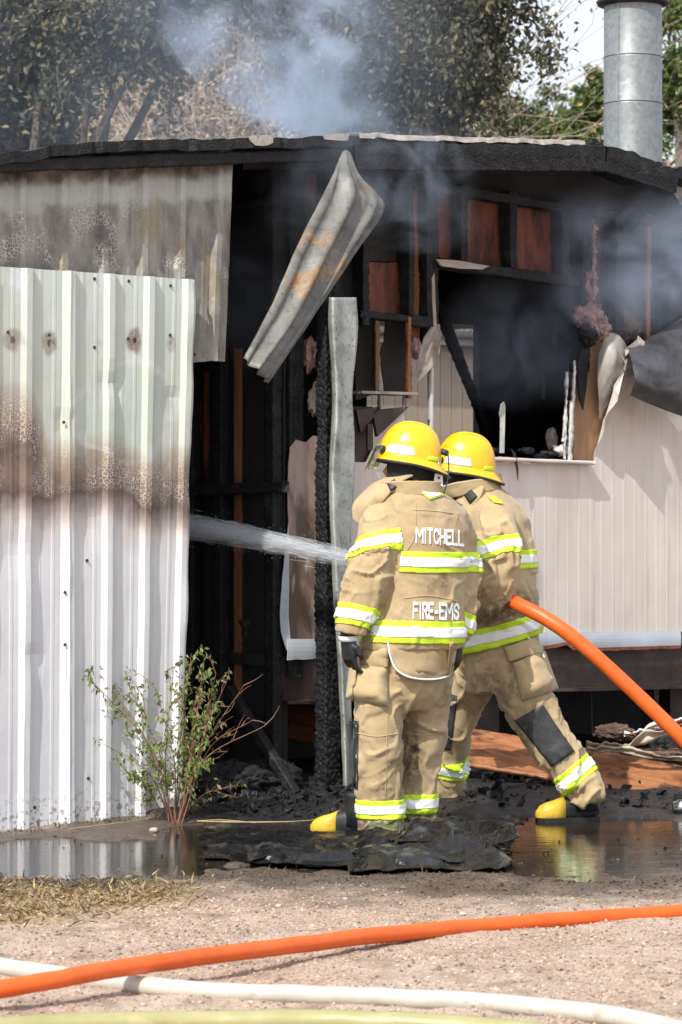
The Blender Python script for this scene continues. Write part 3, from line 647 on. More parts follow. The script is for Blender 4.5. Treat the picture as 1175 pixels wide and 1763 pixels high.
# inside of the room: leaning timber, a tan shard on the far wall
beam('fallen_timber', L(752, 520, 1.5), L(840, 745, 1.5), .05, .05, M['char'], bld, res=.015, seed=41)
poly_sheet('shard', pxpoly([(936, 642), (940, 668), (938, 690), (932, 686), (934, 660)], BD - .01), M['neighbour'], bld, .004, wob=.004)
beam('charred_stick', L(958, 540, 1.2), L(955, 600, 1.2), .03, .03, M['orange'], bld, res=.02, seed=42)
# shed side: the home's own side wall seen through the gap
sp = 1.88
def sidepoly(x0, y0, x1, y1, off): return [Ls(x0, y0, sp - off), Ls(x1, y0, sp - off), Ls(x1, y1, sp - off), Ls(x0, y1, sp - off)]
MB().box((sp, .30, .0), (sp + .05, 2.6, 3.2)).build('side_wall', M['sootpanel'], bld)
for k, (x0, x1, y0, y1, mt, off) in enumerate([(404, 417, 600, 1195, 'orange', .004), (425, 490, 620, 1000, 'sootpanel', .006), (352, 360, 640, 900, 'redply', .004), (333, 346, 690, 760, 'redply', .004)]):
    poly_sheet('side_panel', sidepoly(x0, y0, x1, y1, off), M[mt], bld, .004, n=(1, 0, 0), wob=.012, seed=k + 3)
for k, (x, mt) in enumerate(((380, 'char'), (470, 'char'), (330, 'char'))):
    a, b = Ls(x, 240, sp - .05), Ls(x + 2, 1330, sp - .05); beam('side_stud', a, b, .06, .075, M[mt], bld, res=.014, cell=.03, up=(0, 1, 0), seed=k + 50)
a, b = Ls(318, 846, sp - .06), Ls(492, 838, sp - .06); beam('side_rail', a, b, .05, .06, M['char'], bld, res=.012, seed=55)
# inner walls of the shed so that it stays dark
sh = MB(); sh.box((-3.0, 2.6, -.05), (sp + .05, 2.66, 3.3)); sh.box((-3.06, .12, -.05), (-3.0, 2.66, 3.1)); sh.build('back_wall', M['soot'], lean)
# ---- lower part: siding, flashing, chassis
def siding_cols(name, s0, s1, ztop, zbot, d, mat, parent, pitch=.088, gro=.0017, rows=14, seed=0, curl=None):
    b = []; k = math.floor(s0 / pitch)
    while k * pitch < s1 + pitch:
        c = k * pitch; b += [c - .010, c - .006, c + .006, c + .010, c + .03]; k += 1
    s = np.array(sorted([x for x in b if s0 < x < s1] + [s0, s1])); t = np.linspace(0, 1, rows)
    SS, TT = np.meshgrid(s, t, indexing='ij'); q = SS / pitch; x = np.abs(q - np.round(q)) * pitch
    prof = -np.clip((.010 - x) / .004, 0, 1) * gro * .6
    Z = zbot(s)[:, None] + (ztop(s) - zbot(s))[:, None] * TT
    D = d + prof + .005 * fbm(np.stack([SS * 2.5, Z * 2.5, SS * 0 + seed], -1), 3)
    if curl is not None: D = D + curl(SS, TT, Z)
    return MB().grid(np.stack([SS, D, Z], -1), flip=True).build(name, mat, parent, thick=.002)
SD = .25
def pl(pts, d=SD): q = [L(x, y, d) for x, y in pts]; return lambda s: np.interp(s, [p[0] for p in q], [p[2] for p in q]) + .004 * fbm(np.stack([s * 60, s * 0, s * 0], -1), 2)
bot = pl([(480, 1104), (552, 1104), (940, 1090), (1300, 1086)])
top = pl([(612, 796), (639, 795), (641, 772), (702, 704), (703.5, 788), (860, 786), (985, 794), (1024, 797)])
siding_cols('siding_sheet', S(576, SD), S(786, SD), top, bot, SD, M['siding'], bld, seed=1)
siding_cols('siding_sheet', S(784, SD), S(1022, SD), top, bot, SD - .004, M['siding'], bld, seed=2)
top2 = pl([(1020, 690), (1030, 640), (1045, 600), (1060, 578), (1080, 596), (1094, 630), (1105, 625), (1175, 600), (1400, 590)])
def curl(SS, TT, Z):
    k = sstep(.62, 1, TT) * sstep(S(1110, SD), S(1075, SD), SS); return -.16 * k ** 2 + .03 * np.sin(Z * 30 + SS * 20) * k
siding_cols('siding_sheet', S(1022, SD), S(1500, SD), top2, bot, SD - .002, M['siding'], bld, seed=3, rows=40, curl=curl)
poly_sheet('exposed_sheathing', pxpoly([(988, 792), (988, 640), (1000, 605), (1020, 585), (1046, 590), (1046, 796)], .268), M['tan'], bld, .006, wob=.006)
frag = [(500, 770), (510, 757), (527, 762), (540, 750), (553, 752), (553, 1104), (497, 1104), (484, 1088), (488, 1030), (490, 985), (493, 940), (497, 900), (495, 850), (497, 800)]
fg = pxpoly(frag, .26); poly_sheet('siding_fragment', fg, M['sidingburnt'], bld, .004, wob=.006)
poly_sheet('curled_edge', pxpoly([(497, 900), (492, 945), (486, 1000), (482, 1060), (484, 1088), (494, 1120), (506, 1134), (512, 1120), (500, 1098), (497, 1060), (498, 1000)], .235), M['rail'], bld, .003, wob=.006)
# brown pieces and a folded bracket left of the window
poly_sheet('brown_panel', pxrect(606, 700, 641, 797, .27), M['steel'], bld, .006, wob=.003)
m = MB(); a, b = L(606, 674, .26), L(702, 684, .26); m.box((a[0], -.02 + .2, a[2] - .012), (b[0], .36, a[2] + .002)); m.build('shelf', M['palewood'], bld)
for (x0, x1) in ((612, 655), (640, 703)):
    p0, p1, p2 = L(x0, 706, .2), L(x1, 700, .2), L(x0 + 8, 745 if x0 < 630 else 752, .2)
    poly_sheet('bracket', [p0, p1, p2], M['steel'], bld, .02, sub=False)
poly_sheet('bracket_leg', pxrect(632, 730, 641, 775, .19), M['steel'], bld, .015, sub=False)
for x in (653, 696): plainbeam('hanger', L(x, 672, .19), L(x, 705, .19), .012, .012, M['steel'], bld, up=(1, 0, 0))
# torn siding flap hinged at the window
poly_sheet('torn_flap', [L(744, 562, .20), L(757, 558, .14), L(760, 580, .12), L(756, 615, .12), L(738, 640, .17), L(716, 660, .22), L(713, 650, .23), L(722, 610, .22), L(731, 580, .21)], M['palewood'], bld, .004, wob=.006)
poly_sheet('torn_flap', [L(748, 470, .2), L(750, 520, .2), L(752, 560, .2), L(747, 562, .21), L(745, 520, .21), L(744, 480, .21)], M['palewood'], bld, .004, wob=.004)
# window frame remains
plainbeam('window_frame', L(742, 630, .225), L(742, 800, .225), .03, .018, M['paleframe'], bld, up=(1, 0, 0))
for (x0, y0, x1, y1, wd) in ((985, 690, 981, 795, .03), (976, 640, 972, 790, .012), (990, 620, 987, 700, .02), (974, 702, 970, 760, .01)):
    beam('window_frame', L(x0, y0, .22), L(x1, y1, .22), .02, wd, M['paleframe'], bld, res=.012, amp=.006, cell=.04, up=(1, 0, 0), seed=int(x0))
plainbeam('window_sill', L(745, 786, .215), L(1020, 797, .215), .05, .02, M['siding'], bld)
poly_sheet('bent_frame_strip', [L(861, 780, .2), L(862, 720, .2), L(860, 712, .2), L(863, 696, .17), L(868, 692, .16), L(870, 700, .18), L(869, 740, .2), L(868, 780, .2)], M['paleframe'], bld, .006, wob=.002)
poly_sheet('charred_strip', [L(880, 772, .2), L(888, 780, .19), L(893, 805, .19), L(892, 828, .2), L(889, 806, .2), L(884, 784, .2)], M['steel'], bld, .004, wob=.003)
def blob(name, c, r, mat, parent, amp=.35, fr=14, n=26, seed=0, **k):
    th = np.linspace(0, math.pi, n // 2 + 1)[1:-1]; ph = np.linspace(0, 2 * math.pi, n, endpoint=False); T_, P_ = np.meshgrid(th, ph, indexing='ij')
    U = np.stack([np.sin(T_) * np.cos(P_), np.sin(T_) * np.sin(P_), np.cos(T_)], -1)
    rad = 1 + amp * (.9 * fbm(U * 1.6, 3, seed) + .30 * vn(U * fr * .3, seed) + .22 * vn(U * fr * .7, seed + 5) + .12 * vn(U * fr * 1.4, seed + 8))
    V = np.asarray(c) + U * rad[..., None] * np.asarray(r)
    m = MB().grid(V, close_v=True); q = len(ph)
    m.F.append(tuple(range(q))[::-1]); m.F.append(tuple((len(th) - 1) * q + j for j in range(q)))
    return m.build(name, mat, parent, smooth=True, **k)
for k, (px, py, rx, rz_) in enumerate([(800, 782, .035, .02), (905, 776, .05, .018), (945, 782, .06, .02), (965, 776, .035, .03), (850, 776, .04, .016), (925, 786, .06, .014)]):
    blob('sill_rubble', L(px, py, .27), (rx, .05, rz_), M['char'] if k != 3 else M['whitescrap'], bld, .7, seed=k)
blob('rubble', L(950, 755, .5), (.03, .04, .06), M['palewood'], bld, .4, seed=8)
# insulation, curled sheets on the right
blob('insulation', L(1018, 552, .23), (.085, .06, .08), M['insul'], bld, .75, seed=1, n=48, fr=22); blob('insulation', L(1075, 562, .30), (.12, .05, .085), M['fluff'], bld, .6, seed=2, n=48, fr=22)
blob('insulation', L(1008, 495, .28), (.035, .04, .10), M['insul'], bld, .8, seed=3, n=36); blob('charred_wad', L(1013, 575, .2), (.055, .05, .06), M['char'], bld, .6, seed=4, n=40)
blob('insulation', L(716, 600, .3), (.03, .03, .05), M['insul'], bld, .8, seed=5, n=30); blob('insulation', L(532, 610, .3), (.03, .04, .08), M['insul'], bld, .8, seed=6, n=30); blob('insulation', L(543, 690, .27), (.04, .03, .07), M['palewood'], bld, .8, seed=7, n=30)
poly_sheet('charred_strip', pxpoly([(1000, 600), (1014, 596), (1010, 660), (1004, 705), (998, 690), (992, 640)], .225), M['char'], bld, .01, wob=.012)
def patch(C, n=24, m=24, prof=None):                 # smooth surface through a small net of control points
    C = np.asarray(C, float); A = np.array([spline(r_, m) for r_ in C]); return np.stack([spline(A[:, j], n) for j in range(m)], 1)
pr_ = patch([[L(1082, 598, .10), L(1130, 576, .12), L(1230, 520, .22)], [L(1090, 630, -.06), L(1135, 618, -.06), L(1240, 600, -.04)], [L(1094, 655, -.10), L(1140, 668, -.10), L(1240, 690, -.10)], [L(1085, 680, .02), L(1130, 700, -.02), L(1240, 740, -.02)]], 30, 40)
pr_ = pr_ + np.array([0, 1, .4]) * (.012 * fbm(pr_ * 14, 4))[..., None]
obj('peeled_sheet', *(lambda m: (m.verts(), m.F))(MB().grid(pr_)), M['blued'], bld, thick=.003, smooth=True, label='curled heat blued metal sheet peeling outward')
pi_ = patch([[L(1085, 605, .2), L(1120, 590, .2), L(1240, 520, .2)], [L(1100, 590, .28), L(1130, 575, .26), L(1240, 510, .26)]], 6, 30)
obj('peeled_lining', *(lambda m: (m.verts(), m.F))(MB().grid(pi_ + np.array([0, 1, .3]) * (.01 * fbm(pi_ * 20, 3))[..., None])), M['straw'], bld, thick=.004, smooth=True)
fl_ = patch([[L(1030, 612, .2), L(1046, 575, .16), L(1068, 580, .12), L(1086, 606, .12)], [L(1030, 650, .18), L(1046, 620, .13), L(1066, 622, .10), L(1092, 640, .14)], [L(1032, 690, .2), L(1044, 672, .17), L(1060, 662, .16), L(1078, 660, .20)], [L(1034, 724, .235), L(1042, 706, .23), L(1052, 692, .23), L(1066, 680, .24)]], 26, 26)
fl_ = fl_ + np.array([.2, 1, 0]) * (.016 * fbm(fl_ * np.array([24, 8, 10]), 3))[..., None]
obj('peeled_film', *(lambda m: (m.verts(), m.F))(MB().grid(fl_)), M['palefilm'], bld, thick=.002, smooth=True)
blob('insulation', L(1036, 565, .2), (.05, .05, .06), M['insul'], bld, .8, seed=31, n=48, fr=26); blob('insulation', L(1004, 545, .24), (.045, .05, .05), M['insul'], bld, .8, seed=32, n=48, fr=26)
# flashing rail with rusty torn lower edge
def strip(name, pts_top, pts_bot, d, mat, n=80, wob=.006, seed=0, thick=.004, bulge=.0):
    a = np.array([L(x, y, d) for x, y in pts_top]); b = np.array([L(x, y, d) for x, y in pts_bot])
    s = np.linspace(a[0, 0], a[-1, 0], n); zt_ = np.interp(s, a[:, 0], a[:, 2]); zb_ = np.interp(s, b[:, 0], b[:, 2]) + wob * fbm(np.stack([s * 25, s * 0, s * 0 + seed], -1), 3)
    t = np.linspace(0, 1, 6); Z = zt_[:, None] + (zb_ - zt_)[:, None] * t
    D = d - bulge * np.sin(t * math.pi)[None] + .006 * fbm(np.stack([s * 6, s * 0, s * 0 + seed], -1), 3)[:, None] * (1 + t)
    return MB().grid(np.stack([np.broadcast_to(s[:, None], Z.shape), D + 0 * Z, Z], -1)).build(name, mat, bld, thick=thick)
strip('flashing', [(494, 1100), (552, 1100), (940, 1090), (1172, 1086)], [(494, 1136), (552, 1135), (925, 1116), (946, 1113), (975, 1107), (985, 1116), (1035, 1117), (1172, 1112)], .235, M['rail'], bulge=.004)
strip('flashing', [(1178, 1086), (1400, 1084)], [(1178, 1112), (1400, 1110)], .233, M['rail'], 20, bulge=.01)
strip('rusty_edge', [(925, 1114), (946, 1111), (975, 1105), (985, 1114), (1035, 1115), (1172, 1111)], [(925, 1119), (946, 1117), (975, 1110), (985, 1119), (1035, 1121), (1172, 1116)], .228, M['rust'], 60, wob=.004)
strip('chassis_beam', [(478, 1130), (552, 1130), (925, 1108), (1400, 1106)], [(490, 1212), (552, 1210), (860, 1192), (1400, 1178)], .30, M['steel'], 40, wob=0, thick=.012)
strip('chassis_flange', [(490, 1206), (552, 1205), (860, 1187), (1400, 1174)], [(490, 1212), (552, 1211), (860, 1193), (1400, 1179)], .27, M['steel'], 40, wob=0, thick=.05)
for (px, wd) in ((828, .10), (1160, .07), (1122, .02)):
    s_ = S(px, .5); MB().box((s_ - wd, .46, -.05), (s_ + wd, .56, .5)).build('pier', M['steel'], bld)
bld_under = MB(); bld_under.box((1.9, 1.4, -.05), (8.2, 1.46, .68)); bld_under.build('void_skirting', M['soot'], bld)  # dark wall added to keep the void under the floor black
# rusty strap dripping wires below
plainbeam('hanging_wire', L(1018, 1190, .4), L(1020, 1262, .4), .006, .006, M['steel'], bld, up=(1, 0, 0))
# ------------------------------------------------------------------ loose metal sheets
tw = lambda A: L2W(np.asarray(A))
hang = patch([[L(590, 262, OV - .04), L(597, 258, OV - .04), L(604, 262, OV - .04)],
              [L(574, 300, OV - .12), L(600, 296, OV - .14), L(628, 318, OV - .10)],
              [L(552, 345, OV - .17), L(606, 345, OV - .20), L(663, 357, OV - .15)],
              [L(508, 432, OV - .22), L(560, 440, OV - .26), L(611, 437, OV - .19)],
              [L(466, 528, OV - .27), L(510, 540, OV - .30), L(550, 530, OV - .23)],
              [L(420, 617, OV - .32), L(442, 640, OV - .36), L(463, 660, OV - .28)]], 60, 44)
u = np.linspace(0, 1, 44)[None]; vv = np.linspace(0, 1, 60)[:, None]
prof = .035 * np.exp(-((u - .80) / .055) ** 2) - .020 * np.exp(-((u - .90) / .04) ** 2) + .010 * np.sin(u * 19) * (u < .7) + .022 * np.exp(-((u - .45) / .09) ** 2)
hang = hang + np.array([.15, -1, .1]) * (prof * sstep(.0, .3, vv) + .010 * fbm(hang * 7, 4))[..., None]
org = L2W(L(597, 258, OV - .04))
obj('hanging_metal_sheet', *(lambda m: (m.verts(), m.F))(MB().grid(tw(hang) - org)), M['rusty'], None, thick=.0025, smooth=True, label='rust streaked corrugated sheet dangling diagonally from the roof edge', cat='metal sheet').location = org
ys_ = [512, 560, 620, 680, 740, 800, 860, 940, 1040, 1150, 1260, 1376]
lx = [566, 566, 570, 572, 570, 567, 567, 570, 575, 582, 588, 592]; mx = [577, 578, 581, 584, 582, 578, 578, 581, 585, 591, 596, 600]; rx_ = [614, 617, 612, 607, 610, 611, 608, 604, 604, 604, 606, 607]
C = []
for k, y in enumerate(ys_):
    C.append([L(lx[k], y, .10), L(lx[k] * .5 + mx[k] * .5, y, .035), L(mx[k], y, .03), L(mx[k] * .6 + rx_[k] * .4, y, .075), L(rx_[k], y, .085)])
C = np.array(C); C[-1, :, 2] = np.maximum(C[-1, :, 2], .0)
st_ = patch(C, 90, 22); st_ = st_ + np.array([.2, 1, 0]) * (.008 * fbm(st_ * 8, 4))[..., None]
org = L2W(L(598, 1376, .07)); org[2] = 0
obj('metal_strip', *(lambda m: (m.verts(), m.F))(MB().grid(tw(st_) - org)), M['galv'], None, thick=.002, smooth=True, label='tall crinkled galvanised strip standing against the charred post', cat='metal strip').location = org
# ------------------------------------------------------------------ flue
fx, fy = (1090 - CX) * 17.3 / F, 17.3
flue = empty('flue_pipe', (fx, fy, 3.0), 0, 'wide galvanised flue pipe with dark rain cap rising behind the roof', 'flue pipe')
fr = 50 * 17.3 / F
fz = lambda py: CAMZ - (py - HOR) * 17.3 / F - 3.0
for (z0, z1, r_) in ((0.0, fz(179), fr), (fz(179) - .004, fz(99), fr * .992), (fz(99) - .004, fz(8), fr * .985)):
    MB().tube([(0, 0, z0), (0, 0, z0 + .006), (0, 0, z0 + .012), (0, 0, z1 - .012), (0, 0, z1)], [r_ * 1.012, r_ * 1.016, r_, r_, r_ * .992], 64, cap=False).build('pipe_section', M['pipe'], flue, smooth=True, thick=.003)
seam = MB(); ang = R(-125); seam.box((math.cos(ang) * fr * 1.006 - .005, math.sin(ang) * fr * 1.006 - .003, 0), (math.cos(ang) * fr * 1.006 + .005, math.sin(ang) * fr * 1.006 + .003, fz(10))); seam.build('seam', M['pipe'], flue)
MB().tube([(0, 0, fz(12)), (0, 0, fz(9)), (0, 0, fz(3)), (0, 0, fz(0)), (0, 0, fz(-16))], [fr * .98, fr * 1.22, fr * 1.26, fr * 1.2, fr * .2], 64).build('rain_cap', M['steel'], flue, smooth=True)

# ------------------------------------------------------------------ neighbour seen through the room
nb = empty('neighbour_house', L2W(np.array([0, 5.6, 0])), WANG, 'tan board sided neighbouring house seen through the burnt window', 'house')
def Ln(px, py, d=5.6): q = L(px, py, d); return q - np.array([0, 5.6, 0])
n0, n1 = Ln(560, 600), Ln(900, 600); bw = .118; k = 0; s_ = n0[0]
bm_ = MB().box((0, 0, 0), (bw - .006, .02, Ln(700, 590)[2])); bme = mesh_of(bm_.verts(), bm_.F); bme.materials.append(M['neighbour'])
while s_ < n1[0]:
    o = bpy.data.objects.new('siding_board', bme); o.location = (s_, 0, 0); link(o, nb); s_ += bw
MB().box((n0[0] - .3, .021, -.05), (n1[0] + .3, .6, Ln(700, 590)[2] + .1)).build('wall', M['neighbour'], nb)
MB().box((n0[0] - .3, -.10, Ln(700, 592)[2]), (n1[0] + .3, .02, Ln(700, 566)[2])).build('soffit', M['paleframe'], nb)
beam('eave_board', np.array([n0[0] - .3, -.14, Ln(700, 574)[2]]), np.array([n1[0] + .3, -.14, Ln(700, 574)[2]]), .03, .055, M['palewood'], nb, res=.02, amp=.004, cell=.06)
MB().box((n0[0] - .3, -.16, Ln(700, 555)[2]), (n1[0] + .3, .02, Ln(700, 545)[2])).build('eave_trim', M['paleframe'], nb)
MB().box((n0[0] - .4, -.2, Ln(700, 543)[2]), (n1[0] + .4, 1.2, Ln(700, 543)[2] + .05)).build('roof', M['roofedge'], nb)

# ------------------------------------------------------------------ trees
def branch_tree(mb, p, d, ln, r, depth, spread, rnd, tips, seg=3, droop=0.0, shrink=.68, kids=(2, 3)):
    pts = [p]; dd = d.copy()
    for k in range(seg):
        dd = dd + rnd.normal(0, .16, 3) + np.array([0, 0, -droop]); dd /= np.linalg.norm(dd); pts.append(pts[-1] + dd * ln / seg)
    mb.tube(pts, np.linspace(r, r * .62, seg + 1), 5 if r > .02 else 3, cap=False)
    tips.append((pts[-1], dd, depth)); tips.append((pts[-2], dd, depth))
    if depth <= 0: return
    for k in range(rnd.integers(kids[0], kids[1] + 1)):
        nd = dd + rnd.normal(0, spread, 3); nd /= np.linalg.norm(nd)
        branch_tree(mb, pts[-1 - (k % 2)], nd, ln * shrink * rnd.uniform(.8, 1.15), r * .6, depth - 1, spread, rnd, tips, seg, droop, shrink, kids)
def tree(name, label, trunk, blobs, n, size, cols, r0, group=None, seed=0, droop=.6, gap=.0, mat='leaf', aspect=2.0, extra=None):
    """trunk: base point; blobs: (centre, radii, weight) foliage masses; limbs run from the trunk into each mass"""
    rnd = np.random.default_rng(seed); base = np.asarray(trunk, float)
    t = empty(name, base, 0, label, 'tree', group)
    tops = np.array([b[0] for b in blobs]); cen = tops.mean(0); h = cen[2]
    tr = MB(); fork = base + (cen - base) * .45 + np.array([0, 0, .0]); tr.tube(spline([base, base * .6 + fork * .4 + rnd.normal(0, .1, 3), fork], 8) - base, np.linspace(r0, r0 * .7, 8), 10)
    tr.build('trunk', M['bark'], t, smooth=True)
    lm = MB(); C = []; W = sum(b[2] for b in blobs)
    for (c, rad, wgt) in blobs:
        c = np.asarray(c, float); rad = np.asarray(rad, float)
        mid = (fork + c) / 2 + rnd.normal(0, .15, 3) + np.array([0, 0, .25])
        lm.tube(spline([fork, mid, c], 9) - base, np.linspace(r0 * .55, r0 * .08, 9), 6)
        cl = max(6, int(70 * wgt / W * len(blobs) * .35)); nn = int(n * wgt / W)
        U = rnd.normal(size=(cl, 3)); U /= np.linalg.norm(U, axis=1)[:, None]; U *= rnd.uniform(.25, 1, (cl, 1)) ** .45
        cc = c + U * rad
        for q in cc[:: max(1, cl // 26)]:
            lm.tube(spline([c, (c + q) / 2 + rnd.normal(0, .06, 3), q], 5) - base, np.linspace(r0 * .09, .004, 5), 4, cap=False)
        pick = cc[rnd.integers(0, cl, nn)]; sp_ = .30 * rad.mean() * rnd.uniform(.4, 1.2, (nn, 1))
        pos = pick + rnd.normal(size=(nn, 3)) * sp_ * np.array([.75, .75, 1.0])
        C.append(pos)
    C = np.concatenate(C)
    if extra is not None: C = np.concatenate([C, extra(rnd, lm, base)])
    lm.build('limb', M['bark'], t)
    nse = fbm(C * 1.6, 3, seed); keep = nse > -.45 + gap; C = C[keep]; n = len(C)
    V, Fc = leaves(C - base, rnd.uniform(.6, 1.25, n) * size, droop=droop, aspect=aspect)
    cl_ = np.array(cols)[rnd.choice(len(cols), n, p=[.42, .28, .18, .12][:len(cols)] if len(cols) == 4 else None)] * rnd.uniform(.7, 1.25, (n, 1))
    o = obj('crown', V, Fc, M[mat], t); vcol(o, np.repeat(cl_, 4, 0)); return t
def B(px, py, Y, rpx, rpy, wgt=1, ry=None): s_ = Y / F; return (P(px, py, Y), (rpx * s_, (ry or rpx * s_ * .9), rpy * s_), wgt)
ELM = [(.065, .074, .046), (.095, .10, .06), (.14, .13, .08), (.22, .165, .09)]
g0 = lambda px, Y: np.array([(px - CX) * Y / F, Y, -.05])
hangs = [(700, 40, 700, 235), (640, 60, 655, 225), (745, 60, 742, 225), (790, 50, 775, 175), (840, 30, 850, 215), (880, 20, 945, 120), (600, 40, 560, 150), (800, 120, 806, 200)]
def sprays(lst, Y, dens):
    def f(rnd, lm, base):
        out = []
        for (x0, y0, x1, y1) in lst:
            a, b = P(x0, y0, Y + rnd.uniform(-.5, .5)), P(x1, y1, Y + rnd.uniform(-.5, .5)); mid = (a + b) / 2 + np.array([.08 * np.sign(x1 - x0 + .1), 0, .12])
            c = spline([a, mid, b], 22); lm.tube(c - base, np.linspace(.016, .004, 22), 4, cap=False)
            k = int(dens * np.linalg.norm(b - a)); i = rnd.integers(2, 22, k)
            out.append(c[i] + rnd.normal(size=(k, 3)) * (.07 + .10 * (1 - i[:, None] / 22)))
        return np.concatenate(out)
    return f
tree('elm_tree', 'big dark green elm with hanging sprays above the roof ridge', g0(660, 27.5), [B(600, -20, 27, 150, 120, 2.2), B(700, 60, 26.5, 120, 110, 2.4), B(560, 90, 27.5, 90, 110, 1.2), B(770, 20, 26.5, 90, 80, 1.3), B(680, 170, 27, 90, 60, 1.2), B(640, 225, 27.5, 120, 30, .7), B(820, -40, 26, 100, 55, .9), B(750, 150, 26.5, 45, 60, .8), B(620, 130, 27, 110, 90, 1.6), B(710, 235, 27.5, 130, 30, 1.0), B(800, 90, 26.5, 50, 60, .7), B(500, 20, 27.5, 80, 70, .9)],
     46000, .075, ELM, .16, seed=3, extra=sprays(hangs, 26, 800))
tree('elm_tree', 'dark leafy elm hanging over the shed roof end', g0(40, 25.5), [B(-30, 60, 25, 130, 130, 2), B(90, 10, 24.5, 120, 80, 1.6), B(40, 170, 25.5, 110, 90, 2.2), B(210, 50, 24, 100, 60, 1.2), B(280, 20, 24, 80, 60, .7), B(20, 240, 26, 120, 50, 1.3), B(350, 0, 24.5, 110, 40, .9), B(160, 80, 24.5, 60, 40, .6), B(0, 120, 25, 110, 90, 2.0)],
     46000, .075, ELM, .16, seed=5, gap=.04, extra=sprays([(190, 60, 230, 160), (150, 60, 165, 170), (270, 60, 290, 235), (240, 80, 300, 150), (120, 90, 110, 200), (330, 20, 350, 110), (60, 120, 80, 240)], 24, 300))
GRN = [(.10, .155, .035), (.14, .19, .05), (.07, .11, .03), (.21, .24, .08)]
tree('poplar_tree', 'bright green young tree right behind the flue pipe', g0(1190, 38), [B(1165, 110, 38, 60, 120, 1.4), B(1185, 200, 38, 80, 80, 1.2), B(1150, 40, 38, 40, 60, .6)], 7000, .11, GRN, .2, group='green trees beyond the roof', seed=8, droop=.1, gap=.1)
tree('poplar_tree', 'sunlit green tree showing left of the flue pipe', g0(1020, 40), [B(1010, 215, 40, 40, 55, 1), B(1030, 170, 40, 30, 45, .7), B(985, 235, 40, 60, 30, .8)], 5200, .11, GRN, .16, group='green trees beyond the roof', seed=9, droop=.1, gap=.05)
tree('far_tree', 'thin pale green tree between elm sprays and flue pipe', g0(905, 44), [B(915, 225, 44, 45, 40, 1), B(950, 200, 44, 40, 40, .6), B(880, 215, 44, 30, 50, .7), B(855, 190, 43, 14, 60, .7), B(910, 250, 44, 130, 25, 1)], 5600, .11, [(.085, .12, .045), (.13, .16, .065), (.06, .08, .035), (.20, .21, .10)], .15, group='green trees beyond the roof', seed=10, droop=.1, gap=.02)
BRN = [(.36, .285, .20), (.44, .35, .25), (.26, .23, .13), (.50, .39, .24)]
for k, (px, Y, bl, lab, cl_) in enumerate([
    (150, 46, [B(120, 190, 46, 110, 90, 1), B(190, 120, 46, 90, 90, .8), B(90, 60, 46, 110, 80, .8)], 'dull brown autumn tree behind the shed roof and dark elm', BRN),
    (330, 47, [B(300, 180, 47, 110, 90, 1), B(360, 90, 47, 100, 90, 1), B(290, 30, 47, 80, 60, .5)], 'hazy tan autumn tree behind the bare thicket', BRN),
    (500, 48, [B(470, 190, 48, 100, 80, 1), B(520, 100, 48, 90, 90, 1), B(430, 40, 48, 80, 70, .6)], 'faded brown tree behind the smoke plume', BRN),
    (720, 49, [B(660, 190, 49, 120, 80, 1), B(770, 200, 49, 90, 60, .9), B(720, 100, 49, 100, 90, 1)], 'olive brown tree filling gaps behind the big elm', [(.10, .105, .055), (.15, .14, .08), (.20, .17, .10), (.07, .075, .04)])]):
    tree('autumn_tree', lab, g0(px, Y), bl, 15000, .12, cl_, .16, group='autumn trees beyond the roof', seed=40 + k, droop=.2, gap=-.1)
# bare brush behind the shed
def thicket(name, label, px, Y, n, top, seed, spread, leaf_cols, nleaf):
    rnd = np.random.default_rng(seed); base = g0(px, Y); t = empty(name, base, 0, label, 'shrub', 'dry thickets behind the shed')
    mb = MB(); tips = []
    for k in range(n):
        b0 = np.array([rnd.uniform(-spread, spread), rnd.uniform(-.8, .8), 0]); H = top * rnd.uniform(.55, 1.05)
        d0 = np.array([rnd.normal(0, .22), rnd.normal(0, .2), 1.0]); d0 /= np.linalg.norm(d0)
        branch_tree(mb, b0, d0, H * .42, .035 * rnd.uniform(.5, 1.1), 4, .48, rnd, tips, 3, -.02, .70, (2, 3))
    mb.build('branches', M['brush'], t)
    tp = np.array([q[0] for q in tips if q[2] <= 2]); C = tp[rnd.integers(0, len(tp), nleaf)] + rnd.normal(0, .09, (nleaf, 3))
    V, Fc = leaves(C, rnd.uniform(.04, .085, nleaf), droop=.4); o = obj('leaves', V, Fc, M['leaf'], t)
    vcol(o, np.repeat(np.array(leaf_cols)[rnd.integers(0, len(leaf_cols), nleaf)] * rnd.uniform(.7, 1.2, (nleaf, 1)), 4, 0))
DRY = [(.46, .34, .22), (.40, .30, .21), (.48, .38, .16), (.32, .25, .18), (.22, .21, .10), (.54, .43, .32)]
thicket('dry_thicket', 'tangle of pale bare branches behind the shed roof', 215, 30, 22, 7.6, 21, 1.2, DRY, 9000)
thicket('dry_thicket', 'thinner brown thicket rising beside the smoke', 400, 31, 22, 8.6, 22, 1.0, DRY, 9000)
thicket('dry_thicket', 'low brown thicket under the dark elm', 60, 32, 14, 7.4, 23, .9, DRY, 5000)
thicket('dry_thicket', 'dull brown thicket behind the big elm', 560, 33, 14, 7.8, 24, 1.0, DRY, 5000)

